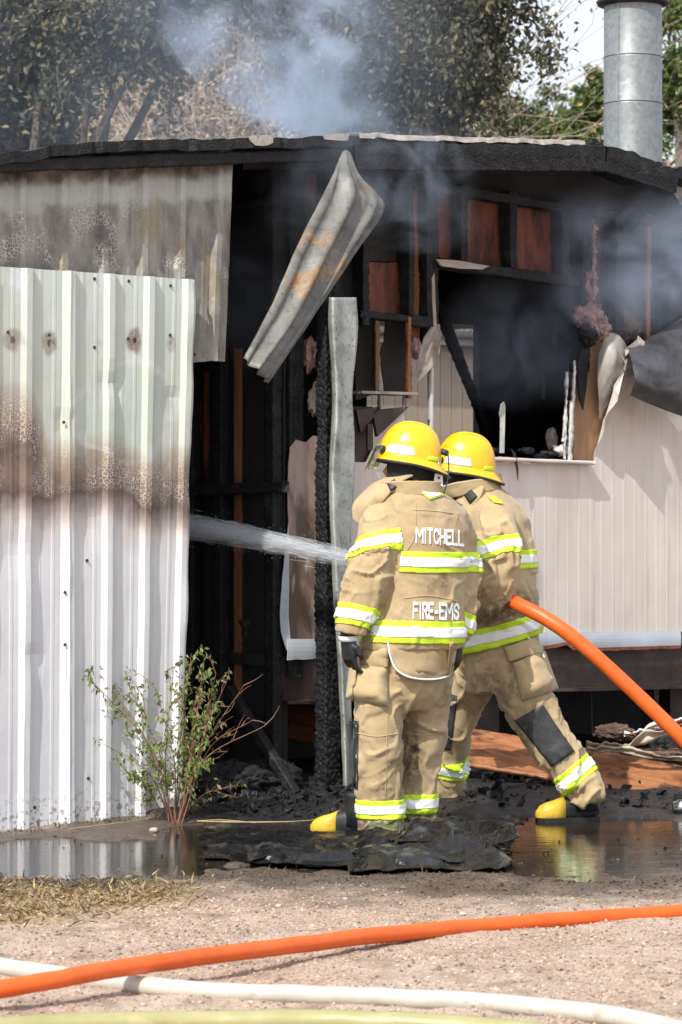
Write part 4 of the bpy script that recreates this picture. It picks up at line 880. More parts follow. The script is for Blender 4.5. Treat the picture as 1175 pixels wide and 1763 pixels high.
# ------------------------------------------------------------------ hoses
def hose(name, pts, r, mat, label, n=160, flat=1.0, sides=22):
    c = spline(pts, n); o_ = c[0].copy(); o_[2] = 0
    wob = 1 + .035 * fbm(np.stack([np.linspace(0, 40, n), np.zeros(n), np.full(n, r * 99)], -1), 3); c = c + .004 * np.stack([fbm(np.stack([np.linspace(0, 24, n), np.zeros(n), np.full(n, 7.0 + k)], -1), 3) for k in range(3)], -1)
    if flat == 1: r = r * wob
    rad = np.stack([np.full(n, r * flat), np.full(n, r)], -1) if flat != 1 else r
    m = MB(); m.tube(c - o_, rad if flat == 1 else rad[:, ::-1], sides, up=(0, 0, 1) if flat != 1 else None)
    o = m.build(name, M[mat], None, smooth=True, label=label, cat='fire hose'); o.location = o_; return o
hz_ = lambda px, py, r, lift=0: (lambda g: np.array([g[0], g[1], r + lift + .012]))(G(px, py, r + lift))
r1 = .0275
hose('fire_hose', [hz_(-180, 1742, r1, .03), hz_(-60, 1719, r1, .045), hz_(80, 1697, r1, .060), hz_(200, 1675, r1, .064), hz_(420, 1644, r1, .05), hz_(640, 1618, r1, .022), hz_(860, 1598, r1, .0), hz_(1100, 1581, r1, -.004), hz_(1320, 1568, r1, -.004), hz_(1700, 1556, r1)], r1, 'orangehose', 'thick orange fire hose lying across the gravel over the white hose')
r2 = .0285
hose('fire_hose', [hz_(-300, 1625, r2), hz_(-120, 1650, r2), hz_(0, 1671, r2), hz_(150, 1692, r2), hz_(330, 1711, r2), hz_(520, 1720, r2), hz_(720, 1727, r2), hz_(900, 1739, r2), hz_(1080, 1762, r2), hz_(1300, 1812, r2)], r2, 'whitehose', 'dirty white fire hose lying flat beneath the orange one')
r3 = .033
hose('fire_hose', [hz_(-260, 1790, r3), hz_(0, 1778, r3), hz_(200, 1770, r3), hz_(420, 1766, r3), hz_(640, 1768, r3), hz_(900, 1786, r3), hz_(1200, 1840, r3)], r3, 'yellowhose', 'yellowish green fire hose running beside the white hose')

# ------------------------------------------------------------------ boards and debris on the ground
def board(name, A, B_, wid, th, mat, label, cat='board', up=(0, 0, 1), bow=0, roll=0):
    A, B_ = np.asarray(A, float), np.asarray(B_, float); o_ = (A + B_) / 2; o_[2] = min(A[2], B_[2])
    ax = (B_ - A) / np.linalg.norm(B_ - A)
    o = beam(name, (-np.linalg.norm(B_ - A) / 2, 0, 0), (np.linalg.norm(B_ - A) / 2, 0, 0), wid, th, mat, None, res=.012, amp=.003, cell=.05, bow=bow, up=(0, 0, 1))
    zx = Vector(ax); rot = zx.to_track_quat('X', 'Z').to_matrix() @ Matrix.Rotation(roll, 3, 'X')
    o.rotation_euler = rot.to_euler(); o.location = (A + B_) / 2; return tag(o, label, cat)
board('plywood_board', P(450, 1236, 15.15), P(1250, 1368, 14.15), .30, .022, M['ply'], 'scorched orange brown plywood board lying behind the firefighters', roll=R(30), bow=.03)
board('charred_stick', L2W(Ls(395, 1185, 1.7)), P(515, 1377, 14.0), .05, .05, M['char'], 'charred stick leaning down out of the dark shed opening', 'stick')
# crumpled black sheet in front of the boots: overlapping creased pieces
crump = empty('crumpled_sheet', (.1, 12.2, 0), 0, 'crumpled burnt black sheet lying in the puddle before the boots', 'burnt sheet')
def crumple(name, quad, hgt, nu, nv, seed, lift=.0, ragged=.05, tilt=0):
    q = np.array([G(*c_) for c_ in quad]); U, W_ = np.meshgrid(np.linspace(0, 1, nu), np.linspace(0, 1, nv), indexing='ij')
    B_ = ((1 - U) * (1 - W_))[..., None] * q[0] + (U * (1 - W_))[..., None] * q[1] + (U * W_)[..., None] * q[2] + ((1 - U) * W_)[..., None] * q[3]
    e = np.minimum(np.minimum(U, 1 - U), np.minimum(W_, 1 - W_)); n2 = np.stack([B_[..., 0] * 3, B_[..., 1] * 3, U * 0 + seed], -1)
    B_[..., 0] += ragged * fbm(n2 * 3, 3, seed) * 1.4; B_[..., 1] += ragged * fbm(n2 * 3, 3, seed + 9) * 2.2
    r = 0
    for k, (fx_, fy_, a_) in enumerate(((2.3, 6.5, 1.0), (5.0, 10.0, .5), (11, 18, .22))):      # sharp creases where the noise changes sign
        nn_ = vn(np.stack([B_[..., 0] * fx_ + .7 * fbm(n2, 2, k), B_[..., 1] * fy_ + .9 * fbm(n2, 2, k + 5), U * 0], -1), seed + k * 3.7); r = r + a_ * (1 - np.abs(nn_) * 2.0)
    z = lift + hgt * np.clip(.42 + .5 * r, 0, 2) * (.35 + .65 * sstep(0, .12, e)) + tilt * U
    B_[..., 2] = np.maximum(z, .004)
    return MB().grid(B_ - np.array([.1, 12.2, 0])).build(name, M['blackplastic'], crump, thick=.004)
crumple('sheet_fold', [(352, 1484), (700, 1500), (700, 1446), (345, 1430)], .030, 90, 26, 1, .004)
crumple('sheet_fold', [(600, 1512), (880, 1502), (885, 1440), (610, 1440)], .075, 70, 26, 2, .004)
crumple('sheet_fold', [(420, 1496), (660, 1500), (650, 1470), (430, 1468)], .045, 60, 18, 3, .012)
crumple('sheet_fold', [(690, 1470), (790, 1474), (792, 1444), (712, 1446)], .065, 30, 18, 4, .045)
crumple('sheet_fold', [(820, 1478), (884, 1472), (888, 1440), (838, 1444)], .05, 24, 16, 5, .02, tilt=.05)
cy_ = G(752, 1446); MB().tube([cy_ + [-.055, 0, .05] - np.array([.1, 12.2, 0]), cy_ + [-.05, 0, .05] - np.array([.1, 12.2, 0]), cy_ + [.05, 0, .045] - np.array([.1, 12.2, 0]), cy_ + [.054, 0, .045] - np.array([.1, 12.2, 0])], [.03, .038, .038, .03], 18).build('rolled_edge', M['char'], crump, smooth=True)
# pale bent siding and burnt insulation under the home
scrap = empty('bent_siding', P(1090, 1310, 14.4) * np.array([1, 1, 0]), 0, 'crumpled cream siding strips on the debris behind the plywood', 'siding scrap')
def ribbon(name, pts, wid, mat, seed):
    c = spline([P(*q) for q in pts], 60); T_ = np.gradient(c, axis=0); T_ /= np.linalg.norm(T_, axis=1)[:, None]
    n1 = fbm(np.stack([np.linspace(0, 7, 60), np.zeros(60), np.full(60, seed)], -1), 3); ang_ = .9 + 1.6 * n1
    up2 = np.stack([np.zeros(60), -np.cos(ang_), np.sin(ang_)], -1); c = c + np.array([0, 0, .02]) * n1[:, None]
    A = np.stack([c + up2 * wid * w_ + np.array([0, .012, 0]) * math.sin(w_ * 9 + seed) for w_ in np.linspace(-.5, .5, 9)], 1)
    A = A + np.array([0, .3, 1]) * (.008 * fbm(A * 24, 3, seed))[..., None]
    MB().grid(A - np.array(scrap.location)).build(name, mat, scrap, smooth=True, thick=.003)
ribbon('siding_strip', [(1010, 1291, 14.45), (1050, 1283, 14.4), (1095, 1277, 14.4), (1140, 1262, 14.4), (1210, 1250, 14.5)], .075, M['cream'], 1)
ribbon('siding_strip', [(1012, 1292, 14.42), (1060, 1289, 14.36), (1110, 1300, 14.3), (1160, 1304, 14.3), (1220, 1308, 14.3)], .045, M['cream'], 2)
ribbon('red_strip', [(1085, 1268, 14.5), (1120, 1259, 14.5), (1150, 1252, 14.5), (1200, 1240, 14.5)], .022, M['rust'], 3)
ribbon('siding_strip', [(1075, 1266, 14.52), (1110, 1254, 14.52), (1150, 1244, 14.52), (1200, 1230, 14.55)], .030, M['whitescrap'], 4)
for k, (px, py, Y, r_) in enumerate([(1060, 1262, 15.0, (.10, .08, .045)), (1115, 1305, 14.6, (.20, .10, .045)), (1040, 1305, 14.6, (.12, .09, .04)), (1165, 1285, 14.8, (.12, .1, .08))]):
    c = P(px, py, Y); o = blob('burnt_insulation', (0, 0, 0), r_, M['fluff'] if k != 3 else M['char'], None, .5, seed=k, n=60, fr=24, label=['brown wad of burnt insulation behind the cream siding scrap', 'long matted insulation under the cream siding scrap', 'small matted insulation beside the leg on the board', 'black charred lump beneath the orange attack hose'][k], cat='debris'); o.location = c
sc_ = MB(); sc_.grid(patch([[G(392, 1326), G(410, 1318), G(430, 1316)], [G(405, 1340), G(425, 1334), G(447, 1328)]], 8, 8) + np.array([0, 0, .05])); o_ = G(420, 1328); o_[2] = 0
obj('paper_scrap', sc_.verts() - o_, sc_.F, M['whitescrap'], None, thick=.003, label='torn white scrap lying in the black rubble inside the shed', cat='scrap').location = o_
cp = P(1166, 1372, 13.6); mt_ = MB().tube([(-.02, 0, 0), (0, 0, 0), (.004, 0, 0), (.05, 0, 0), (.055, 0, 0), (.10, 0, 0)], [.028, .03, .036, .036, .031, .031], 24); o = mt_.build('hose_coupling', M['chrome'], None, smooth=True, label='shiny metal hose coupling lying at the plywood board end', cat='coupling'); o.location = (cp[0], cp[1], .035)
# rubble heaps in the opening and along the foot of the home
rb = np.random.default_rng(5)
V_, F_, n0_ = [], [], 0
X = np.concatenate([rb.uniform(-.75, .5, 900), rb.uniform(.2, 2.3, 900)]); Y = np.concatenate([rb.uniform(13.3, 14.6, 900), rb.uniform(13.7, 15.4, 900)])
sz = .004 + .022 * rb.uniform(0, 1, 1800) ** 4
cube = np.array([(x, y, z) for z in (-1, 1) for y in (-1, 1) for x in (-1, 1)], float); cf = np.array([(0, 2, 3, 1), (4, 5, 7, 6), (0, 1, 5, 4), (2, 6, 7, 3), (0, 4, 6, 2), (1, 3, 7, 5)])
A3 = rb.normal(size=(1800, 3, 3)); Qm = np.linalg.qr(A3)[0]
Vv_ = np.einsum('nij,nkj->nki', Qm, (cube[None] + rb.normal(0, .25, (1800, 8, 3))) * sz[:, None, None] * rb.uniform([.4, .3, .2], [1.6, 1.2, .6], (1800, 3))[:, None]) + np.stack([X, Y, ground_z(X, Y) + sz * .4], -1)[:, None]
o = obj('charred_rubble', Vv_.reshape(-1, 3), (np.arange(1800)[:, None, None] * 8 + cf).reshape(-1, 4), M['char'], None, kind='stuff', label='black charred crumbs covering the ground under the burnt home', cat='rubble')
for k, (px, py, Y, r_) in enumerate([(400, 1340, 14.0, (.16, .12, .07)), (470, 1345, 14.2, (.14, .14, .09)), (345, 1350, 13.9, (.16, .12, .08)), (450, 1010, 14.75, (.07, .1, .14)), (455, 1110, 14.6, (.13, .12, .16))]):
    c = P(px, py, Y)
    o = blob('charred_heap', (0, 0, 0), r_, M['char'] if k != 3 else M['fluff'], None, .7, seed=20 + k, n=50, fr=26, label=['low black heap inside the shed near the white scrap', 'black heap at the foot of the charred post', 'black heap behind the leafy shrub', 'brown matted rag hanging in the dark opening', 'black crumbled mass below the brown rag'][k], cat='debris'); o.location = c
tg = MB()
for k in range(5):
    a = P(455 + k * 8, 1090 + k * 4, 14.45); tg.tube(spline([a, a + [.01, 0, -.05], a + [rb.normal(0, .015), 0, -.11]], 8), np.linspace(.014, .005, 8) * rb.uniform(.6, 1.3), 7)
o_ = P(470, 1110, 14.45); obj('ash_shreds', tg.verts() - o_, tg.F, M['whitescrap'], None, smooth=True, label='pale ashy shreds dangling beside the scorched siding fragment', cat='debris').location = o_
# small stones that stand out on the gravel
for k, (px, py, r_) in enumerate([(245, 1720, .012), (480, 1571, .013), (537, 1480, .012), (265, 1432, .022), (88, 1487, .022), (595, 1562, .010), (530, 1433, .010), (1130, 1498, .008), (247, 1741, .011), (575, 1590, .008)]):
    g_ = G(px, py); o = blob('stone', (0, 0, 0), (r_, r_ * .8, r_ * .6), simple('stone_%d' % k, [(.3, (.34, .27, .22)), (.7, (.55, .48, .42))], 40, .9, .4), None, .3, seed=k, n=14, label=['pale pebble touching the white hose', 'grey stone on the gravel just beyond the orange hose middle', 'light stone lying in the wet gravel by the burnt sheet', 'tan rock chip at the foot of the white wall', 'rounded stone standing in the puddle before the white wall', 'brown pebble near the grey stone beyond the orange hose', 'white stone at the shrub side puddle edge', 'tiny white pebble on the damp gravel below the lunging boot', 'flat pebble between the white and yellow hoses', 'small chip close beside the orange hose middle'][k], cat='stone', group='loose stones'); o.location = (g_[0], g_[1], float(ground_z(g_[0:1], g_[1:2])[0]) + r_ * .35)
# soot flakes and bits floating on the water
nf = 900; X = rng.uniform(-1.9, 2.2, nf); Y = rng.uniform(11.2, 13.6, nf); kk = puddle_field(X, Y) > .05; X, Y = X[kk], Y[kk]; nf = len(X)
fd = rng.normal(size=(nf, 3)); fd[:, 2] = .04; V, Fc = leaves(np.stack([X, Y, np.full(nf, .0015)], -1), .003 + .022 * rng.uniform(0, 1, nf) ** 4, dirs=fd, aspect=1.6, bend=.1)
o = obj('floating_ash', V, Fc, M['leaf'], None, kind='stuff', label='specks of ash and dead leaf floating on the dark puddle', cat='ash'); vcol(o, np.repeat(np.array([(.02, .02, .02), (.05, .04, .03), (.25, .22, .19), (.16, .10, .05)])[rng.choice(4, nf, p=[.45, .25, .12, .18])], 4, 0))
# dry grass
def grass(name, n, field, x0, x1, y0, y1, h0, h1, cols, label, flat=.5):
    X = rng.uniform(x0, x1, n); Y = rng.uniform(y0, y1, n); k = field(X, Y) > rng.uniform(0, 1, n); X, Y = X[k], Y[k]; n = len(X)
    C = np.stack([X, Y, ground_z(X, Y) - .002], -1); d = rng.normal(size=(n, 3)); d[:, 2] = np.abs(d[:, 2]) * (1 - flat) + .25
    V, Fc = leaves(C, rng.uniform(h0, h1, n), dirs=d, aspect=32, bend=.5); o = obj(name, V, Fc, M['leaf'], None, kind='stuff', label=label, cat='grass')
    vcol(o, np.repeat(np.array(cols)[rng.integers(0, len(cols), n)] * rng.uniform(.7, 1.2, (n, 1)), 4, 0))
grass('dry_grass', 22000, lambda X, Y: straw_field(X, Y) * .9, -2.2, .3, 9.6, 11.9, .015, .065, [(.34, .23, .10), (.44, .32, .16), (.24, .15, .07), (.14, .11, .05), (.5, .4, .24)], 'trampled dry straw grass at the puddle edge', .85)
grass('wall_grass', 5200, lambda X, Y: np.exp(-(((np.stack([X, Y], -1) - WO[:2]) @ WN[:2] + .10) / .06) ** 2), -2.2, -.3, 12.0, 13.7, .015, .05, [(.20, .14, .08), (.10, .10, .04), (.30, .22, .12), (.05, .04, .03)], 'dead weeds and dirt along the foot of the white wall', .4)
grass('damp_stubble', 1500, lambda X, Y: np.exp(-((puddle_field(X, Y) + .10) / .08) ** 2), -2, 1.6, 11.0, 12.2, .015, .045, [(.10, .07, .04), (.22, .15, .08), (.05, .04, .03)], 'short dark stubble along the puddle rim', .4)
# a few long straws
for k, pts in enumerate([[(340, 1418), (420, 1420), (520, 1418), (600, 1408), (640, 1400)], [(120, 1432), (200, 1422), (260, 1412), (320, 1392)], [(345, 1418), (380, 1416), (440, 1421)]]):
    c = spline([G(x, y, .02) + np.array([0, 0, .012]) for x, y in pts], 24); o_ = c[0].copy(); MB().tube(c - o_, np.linspace(.0032, .0015, 24), 5).build('straw', M['straw'], None, label=['long pale straw lying across the black wet ground', 'dry stalk along the foot of the white wall', 'short split straw by the shrub roots'][k], cat='straw').location = o_

# ------------------------------------------------------------------ shrub at the wall corner
sr = np.random.default_rng(4); bx = P(300, 1412, 13.25); bx[2] = 0
shrub = empty('leafy_shrub', bx, 0, 'spindly half green weed shrub at the white wall corner', 'shrub')
LC, LD = [], []
stems = [((296, 1408), (250, 1270), (155, 1140), 1), ((300, 1408), (262, 1290), (152, 1165), 1), ((292, 1408), (285, 1300), (300, 1150), 1), ((302, 1408), (310, 1280), (330, 1125), 1), ((306, 1408), (330, 1290), (352, 1140), 1), ((308, 1408), (345, 1290), (372, 1160), 1), ((296, 1408), (255, 1330), (168, 1275), 1), ((290, 1410), (250, 1350), (228, 1335), 1),
         ((306, 1408), (350, 1290), (420, 1180), 0), ((310, 1408), (360, 1290), (435, 1240), 0), ((308, 1408), (350, 1270), (392, 1170), 0), ((304, 1408), (350, 1310), (455, 1250), 0), ((310, 1408), (330, 1300), (362, 1210), .6), ((300, 1408), (300, 1310), (270, 1190), .8), ((296, 1408), (276, 1300), (222, 1180), .9), ((312, 1408), (340, 1330), (355, 1240), .9), ((304, 1409), (345, 1372), (390, 1355), .2), ((300, 1408), (318, 1300), (318, 1180), 1), ((304, 1408), (322, 1330), (340, 1190), 1)]
for i, (p0, p1, p2, lv) in enumerate(stems):
    Y0 = 13.25 + sr.uniform(-.06, .04); Yt = Y0 + sr.uniform(-.22, .05)
    a, b, c = P(*p0, Y0), P(*p1, (Y0 + Yt) / 2), P(*p2, Yt); a[2] = -.01
    cv = spline([a, b, c], 26); MB().tube(cv - bx, np.linspace(.0042, .0011, 26), 5).build('stem', M['redtwig'], shrub)
    for k in range(7, 26, 3):
        if sr.uniform() < .85:
            d = (cv[min(k + 1, 25)] - cv[k - 1]); d /= np.linalg.norm(d); d = d + sr.normal(0, .55, 3); tw_ = cv[k] + d / np.linalg.norm(d) * sr.uniform(.05, .16)
            tc = spline([cv[k], (cv[k] + tw_) / 2 + sr.normal(0, .008, 3), tw_], 6); MB().tube(tc - bx, np.linspace(.0022, .0008, 6), 4, cap=False).build('twig', M['redtwig'], shrub)
            if lv: LC.append(tc[sr.integers(1, 6, int(6 * lv) + 1)] + sr.normal(0, .006, (int(6 * lv) + 1, 3)))
            if lv: LC.append(tc[sr.integers(2, 6, int(7 * lv))] + sr.normal(0, .012, (int(7 * lv), 3)))
    if lv: k = int(44 * lv); LC.append(cv[sr.integers(6, 26, k)] + sr.normal(0, .012, (k, 3)))
    else: LC.append(cv[sr.integers(8, 24, 4)] + sr.normal(0, .01, (4, 3)))
LC = np.concatenate(LC); n = len(LC)
for k in range(n):
    pass
V, Fc = leaves(LC - bx, sr.uniform(.018, .040, n), droop=1.3, aspect=2.2, bend=.5); o = obj('leaves', V, Fc, M['leafg'], shrub, kind='stuff')
lc = np.array([(.20, .28, .07), (.27, .34, .11), (.13, .19, .05), (.34, .33, .15), (.26, .18, .09)])[sr.choice(5, n, p=[.3, .28, .2, .14, .08])] * sr.uniform(.75, 1.2, (n, 1)); vcol(o, np.repeat(lc, 4, 0))
# ------------------------------------------------------------------ firefighters
EYE = np.array([0, 0, CAMZ])
def unit(v): v = np.asarray(v, float); return v / (np.linalg.norm(v) + 1e-12)
def loft(mb, rings, n=28):                          # rings: (centre, axis a, axis b, ra, rb)
    t = np.linspace(0, 2 * math.pi, n, endpoint=False); A = []
    for (c, a, b, ra, rb) in rings:
        ct, st_ = np.cos(t), np.sin(t); e = .86
        A.append(np.asarray(c) + np.outer(np.sign(ct) * np.abs(ct) ** e, a) * ra + np.outer(np.sign(st_) * np.abs(st_) ** e, b) * rb)
    base = mb.n; mb.grid(np.array(A), close_v=True); k = len(rings)
    mb.F.append(tuple(base + j for j in range(n))[::-1]); mb.F.append(tuple(base + (k - 1) * n + j for j in range(n)))
def fuse(mb, voxel, smooth=6):                      # merge overlapping volumes into one continuous surface
    me = mesh_of(mb.verts(), mb.F); bm = bmesh.new(); bm.from_mesh(me); bmesh.ops.recalc_face_normals(bm, faces=bm.faces); bm.to_mesh(me); bm.free()
    o = bpy.data.objects.new('tmp', me); sc.collection.objects.link(o)
    r = o.modifiers.new('r', 'REMESH'); r.mode = 'VOXEL'; r.voxel_size = voxel
    s_ = o.modifiers.new('s', 'SMOOTH'); s_.factor = .5; s_.iterations = smooth
    dg = bpy.context.evaluated_depsgraph_get(); dg.update(); out = bpy.data.meshes.new_from_object(o.evaluated_get(dg))
    bpy.data.objects.remove(o); return out
def mverts(me): a = np.empty(len(me.vertices) * 3); me.vertices.foreach_get('co', a); return a.reshape(-1, 3)
def mnorms(me): a = np.empty(len(me.vertices) * 3); me.vertices.foreach_get('normal', a); return a.reshape(-1, 3)
def nearest_axis(V, limbs):                         # limb id, distance along it and angle round it, for every vertex
    best = np.full(len(V), 9e9); lid = np.zeros(len(V), int); sv = np.zeros(len(V)); tv = np.zeros(len(V))
    for i, (pts, rad) in enumerate(limbs):
        pts = np.asarray(pts, float); acc = 0
        for k in range(len(pts) - 1):
            a, b = pts[k], pts[k + 1]; ab = b - a; ln = np.linalg.norm(ab); t = np.clip(((V - a) @ ab) / ln ** 2, 0, 1)
            r = V - a - t[:, None] * ab; dd = np.linalg.norm(r, axis=1) / (rad[k] + (rad[k + 1] - rad[k]) * t)
            m = dd < best; best[m] = dd[m]; lid[m] = i; sv[m] = acc + t[m] * ln; tv[m] = np.arctan2(r[m, 0], r[m, 1]); acc += ln
    return lid, sv, tv
def wrinkle(me, limbs, amps, folds, seed=0):
    V, N = mverts(me), mnorms(me); lid, s_, th = nearest_axis(V, limbs)
    D = np.zeros(len(V))
    for i in range(len(limbs)):
        m = lid == i; s, t = s_[m], th[m]; q = np.stack([np.cos(t) * .9, np.sin(t) * .9, s * 9 + .8 * np.sin(t + i)], -1)
        wv = q + .6 * np.stack([fbm(V[m] * 7, 2, seed), fbm(V[m] * 7, 2, seed + 3), fbm(V[m] * 6, 2, seed + 9)], -1)
        n1 = vn(wv * np.array([.8, .8, 1.0]), seed + i * 5); n2 = vn(wv * np.array([1.1, 1.1, 2.2]), seed + i * 5 + 40)
        r = np.exp(-(n1 / .13) ** 2) * 1.15 - .35 + .5 * n1; r2 = np.exp(-(n2 / .15) ** 2) - .3
        msk_ = sstep(-.35, .35, vn(V[m] * 5.5, seed + 77))
        a = np.interp(s, folds[i][0], folds[i][1]); D[m] = amps[i] * a * (.75 * r + .45 * r2 * msk_)
    D += .006 * fbm(V * 6, 3, seed) + .004 * fbm(V * 14, 3, seed + 2)
    # smooth the displacement a little across limb borders
    V2 = V + N * D[:, None]; me.vertices.foreach_set('co', V2.ravel()); me.update(); return lid
def finish(me): me.polygons.foreach_set('use_smooth', np.ones(len(me.polygons), bool)); me.update(); return me
def bvh_of(me): return BVHTree.FromPolygons([tuple(v) for v in mverts(me)], [tuple(p.vertices) for p in me.polygons])
def band(name, me, planes, test, off, mat, parent, org):      # strip of cloth cut out of the garment's own surface, sewn 2 mm proud
    bm = bmesh.new(); bm.from_mesh(me); bm.normal_update()
    msk = test(me); kill = [f for k, f in enumerate(bm.faces) if not msk[k]]; bmesh.ops.delete(bm, geom=kill, context='FACES')
    for (co, no) in planes:
        g_ = bm.verts[:] + bm.edges[:] + bm.faces[:]
        bmesh.ops.bisect_plane(bm, geom=g_, plane_co=Vector(co), plane_no=Vector(no), clear_outer=True, dist=1e-5)
    bm.normal_update(); nn = {v: v.normal.copy() for v in bm.verts}
    for v in bm.verts: v.co = v.co + nn[v] * off
    out = bpy.data.meshes.new(name); bm.to_mesh(out); bm.free(); finish(out)
    if not len(out.polygons): return None
    out.transform(Matrix.Translation(-Vector(org))); o = obj(name, out, None, mat, parent); mm = o.modifiers.new('thick', 'SOLIDIFY'); mm.thickness = .003; mm.offset = 1; return o
def trim(me, c, n, width, test, parent, org, lab=None):       # lime tape with a silver stripe
    c = np.asarray(c, float); n = unit(n)
    o = band('trim', me, [(c + n * width / 2, n), (c - n * width / 2, -n)], test, .002, M['lime'], parent, org)
    w2 = width * .225
    if o: band('reflective_stripe', me, [(c + n * w2, n), (c - n * w2, -n)], test, .0055, M['silver'], o, (org))
def cast(bvh, px, py, dflt):                        # where the line of sight through a pixel meets the garment
    d = unit(P(px, py, 1.0) - EYE); h = bvh.ray_cast(Vector(EYE), Vector(d))
    if h[0] is None: return EYE + d * dflt, -d, False
    return np.array(h[0]), np.array(h[1]), True
def applique(name, bvh, poly, off, mat, parent, org, nu=14, nv=14, puff=0.0, thick=.004, dflt=12.6, pr=.35, wrk=0, seed=0):   # patch sewn on: corner pixels of a quad
    q = np.array(poly, float); A = np.zeros((nu, nv, 3)); last = dflt
    uu, vv_ = np.linspace(0, 1, nu), np.linspace(0, 1, nv)
    for i, u in enumerate(uu):
        for j, v in enumerate(vv_):
            p = (q[0] * (1 - u) + q[1] * u) * (1 - v) + (q[3] * (1 - u) + q[2] * u) * v
            h, n, ok = cast(bvh, p[0], p[1], last)
            if ok: last = np.linalg.norm(h - EYE)
            e = min(1, min(u, 1 - u, v, 1 - v) / pr * 1.0); nn = unit(n + unit(EYE - h)); A[i, j] = h + nn * (off + puff * (1 - (1 - e) ** 2))
    if wrk: A = A + unit(EYE - A.reshape(-1, 3).mean(0)) * (wrk * fbm(A * 22, 3, seed))[..., None]
    # even out steps
    for _ in range(2):
        Bc = A.copy(); A[1:-1, 1:-1] = .4 * Bc[1:-1, 1:-1] + .15 * (Bc[:-2, 1:-1] + Bc[2:, 1:-1] + Bc[1:-1, :-2] + Bc[1:-1, 2:])
    m = MB().grid(A - np.asarray(org)); return m.build(name, mat, parent, smooth=True, thick=thick)
GLY = {'M': [[(0, 0), (0, 1), (.5, .38), (1, 1), (1, 0)]], 'I': [[(.5, 0), (.5, 1)]], 'T': [[(0, 1), (1, 1)], [(.5, 1), (.5, 0)]], 'C': [[(1, .74), (.9, .93), (.6, 1), (.3, .96), (.08, .8), (.02, .5), (.08, .2), (.3, .04), (.6, 0), (.9, .07), (1, .26)]],
       'H': [[(0, 0), (0, 1)], [(1, 0), (1, 1)], [(0, .5), (1, .5)]], 'E': [[(1, 1), (0, 1), (0, 0), (1, 0)], [(0, .52), (.8, .52)]], 'L': [[(0, 1), (0, 0), (1, 0)]], 'F': [[(1, 1), (0, 1), (0, 0)], [(0, .52), (.8, .52)]],
       'R': [[(0, 0), (0, 1), (.6, 1), (.92, .92), (1, .76), (.92, .58), (.6, .5), (0, .5)], [(.5, .5), (1, 0)]], '-': [[(.1, .45), (.9, .45)]], 'S': [[(1, .78), (.85, .95), (.5, 1), (.15, .93), (.03, .75), (.15, .58), (.85, .42), (.97, .24), (.85, .07), (.5, 0), (.15, .05), (0, .22)]]}
def lettering(text, bvh, p0, p1, hpx, mat, parent, org, off=.0035, name='lettering', wt=.185):   # block capitals sewn on, bent to the cloth
    wd = {'I': .22, '-': .45, 'M': .92}; adv = [wd.get(c_, .62) for c_ in text]; tot = sum(adv) + .26 * (len(text) - 1); x = 0; mb = MB(); p0, p1 = np.array(p0, float), np.array(p1, float)
    def place(g): p = p0 + (p1 - p0) * (g[0] / tot) - np.array([0, hpx]) * g[1]; h, n, ok = cast(bvh, p[0], p[1], 12.7); return h + n * off
    for c_, a_ in zip(text, adv):
        for li, ln in enumerate(GLY[c_]):
            g = np.array([(x + q[0] * a_, q[1] * (1 - wt) + wt / 2) for q in ln]); asp = 1.0
            out = [g[0]]
            for k in range(len(g) - 1):
                m_ = max(1, int(np.linalg.norm(g[k + 1] - g[k]) / .12)); out += [g[k] + (g[k + 1] - g[k]) * t / m_ for t in range(1, m_ + 1)]
            g = np.array(out)
            T_ = np.gradient(g, axis=0); T_ /= np.linalg.norm(T_, axis=1)[:, None] + 1e-9; N_ = np.stack([-T_[:, 1], T_[:, 0]], -1)
            g[0] -= T_[0] * wt * .5 * (c_ not in 'HFE' or li == 0); g[-1] += T_[-1] * wt * .5
            row = np.array([[place(g[k] - N_[k] * wt / 2), place(g[k] + N_[k] * wt / 2)] for k in range(len(g))]); mb.grid(row - org)
        x += a_ + .26
    return mb.build(name, mat, parent, thick=.002)

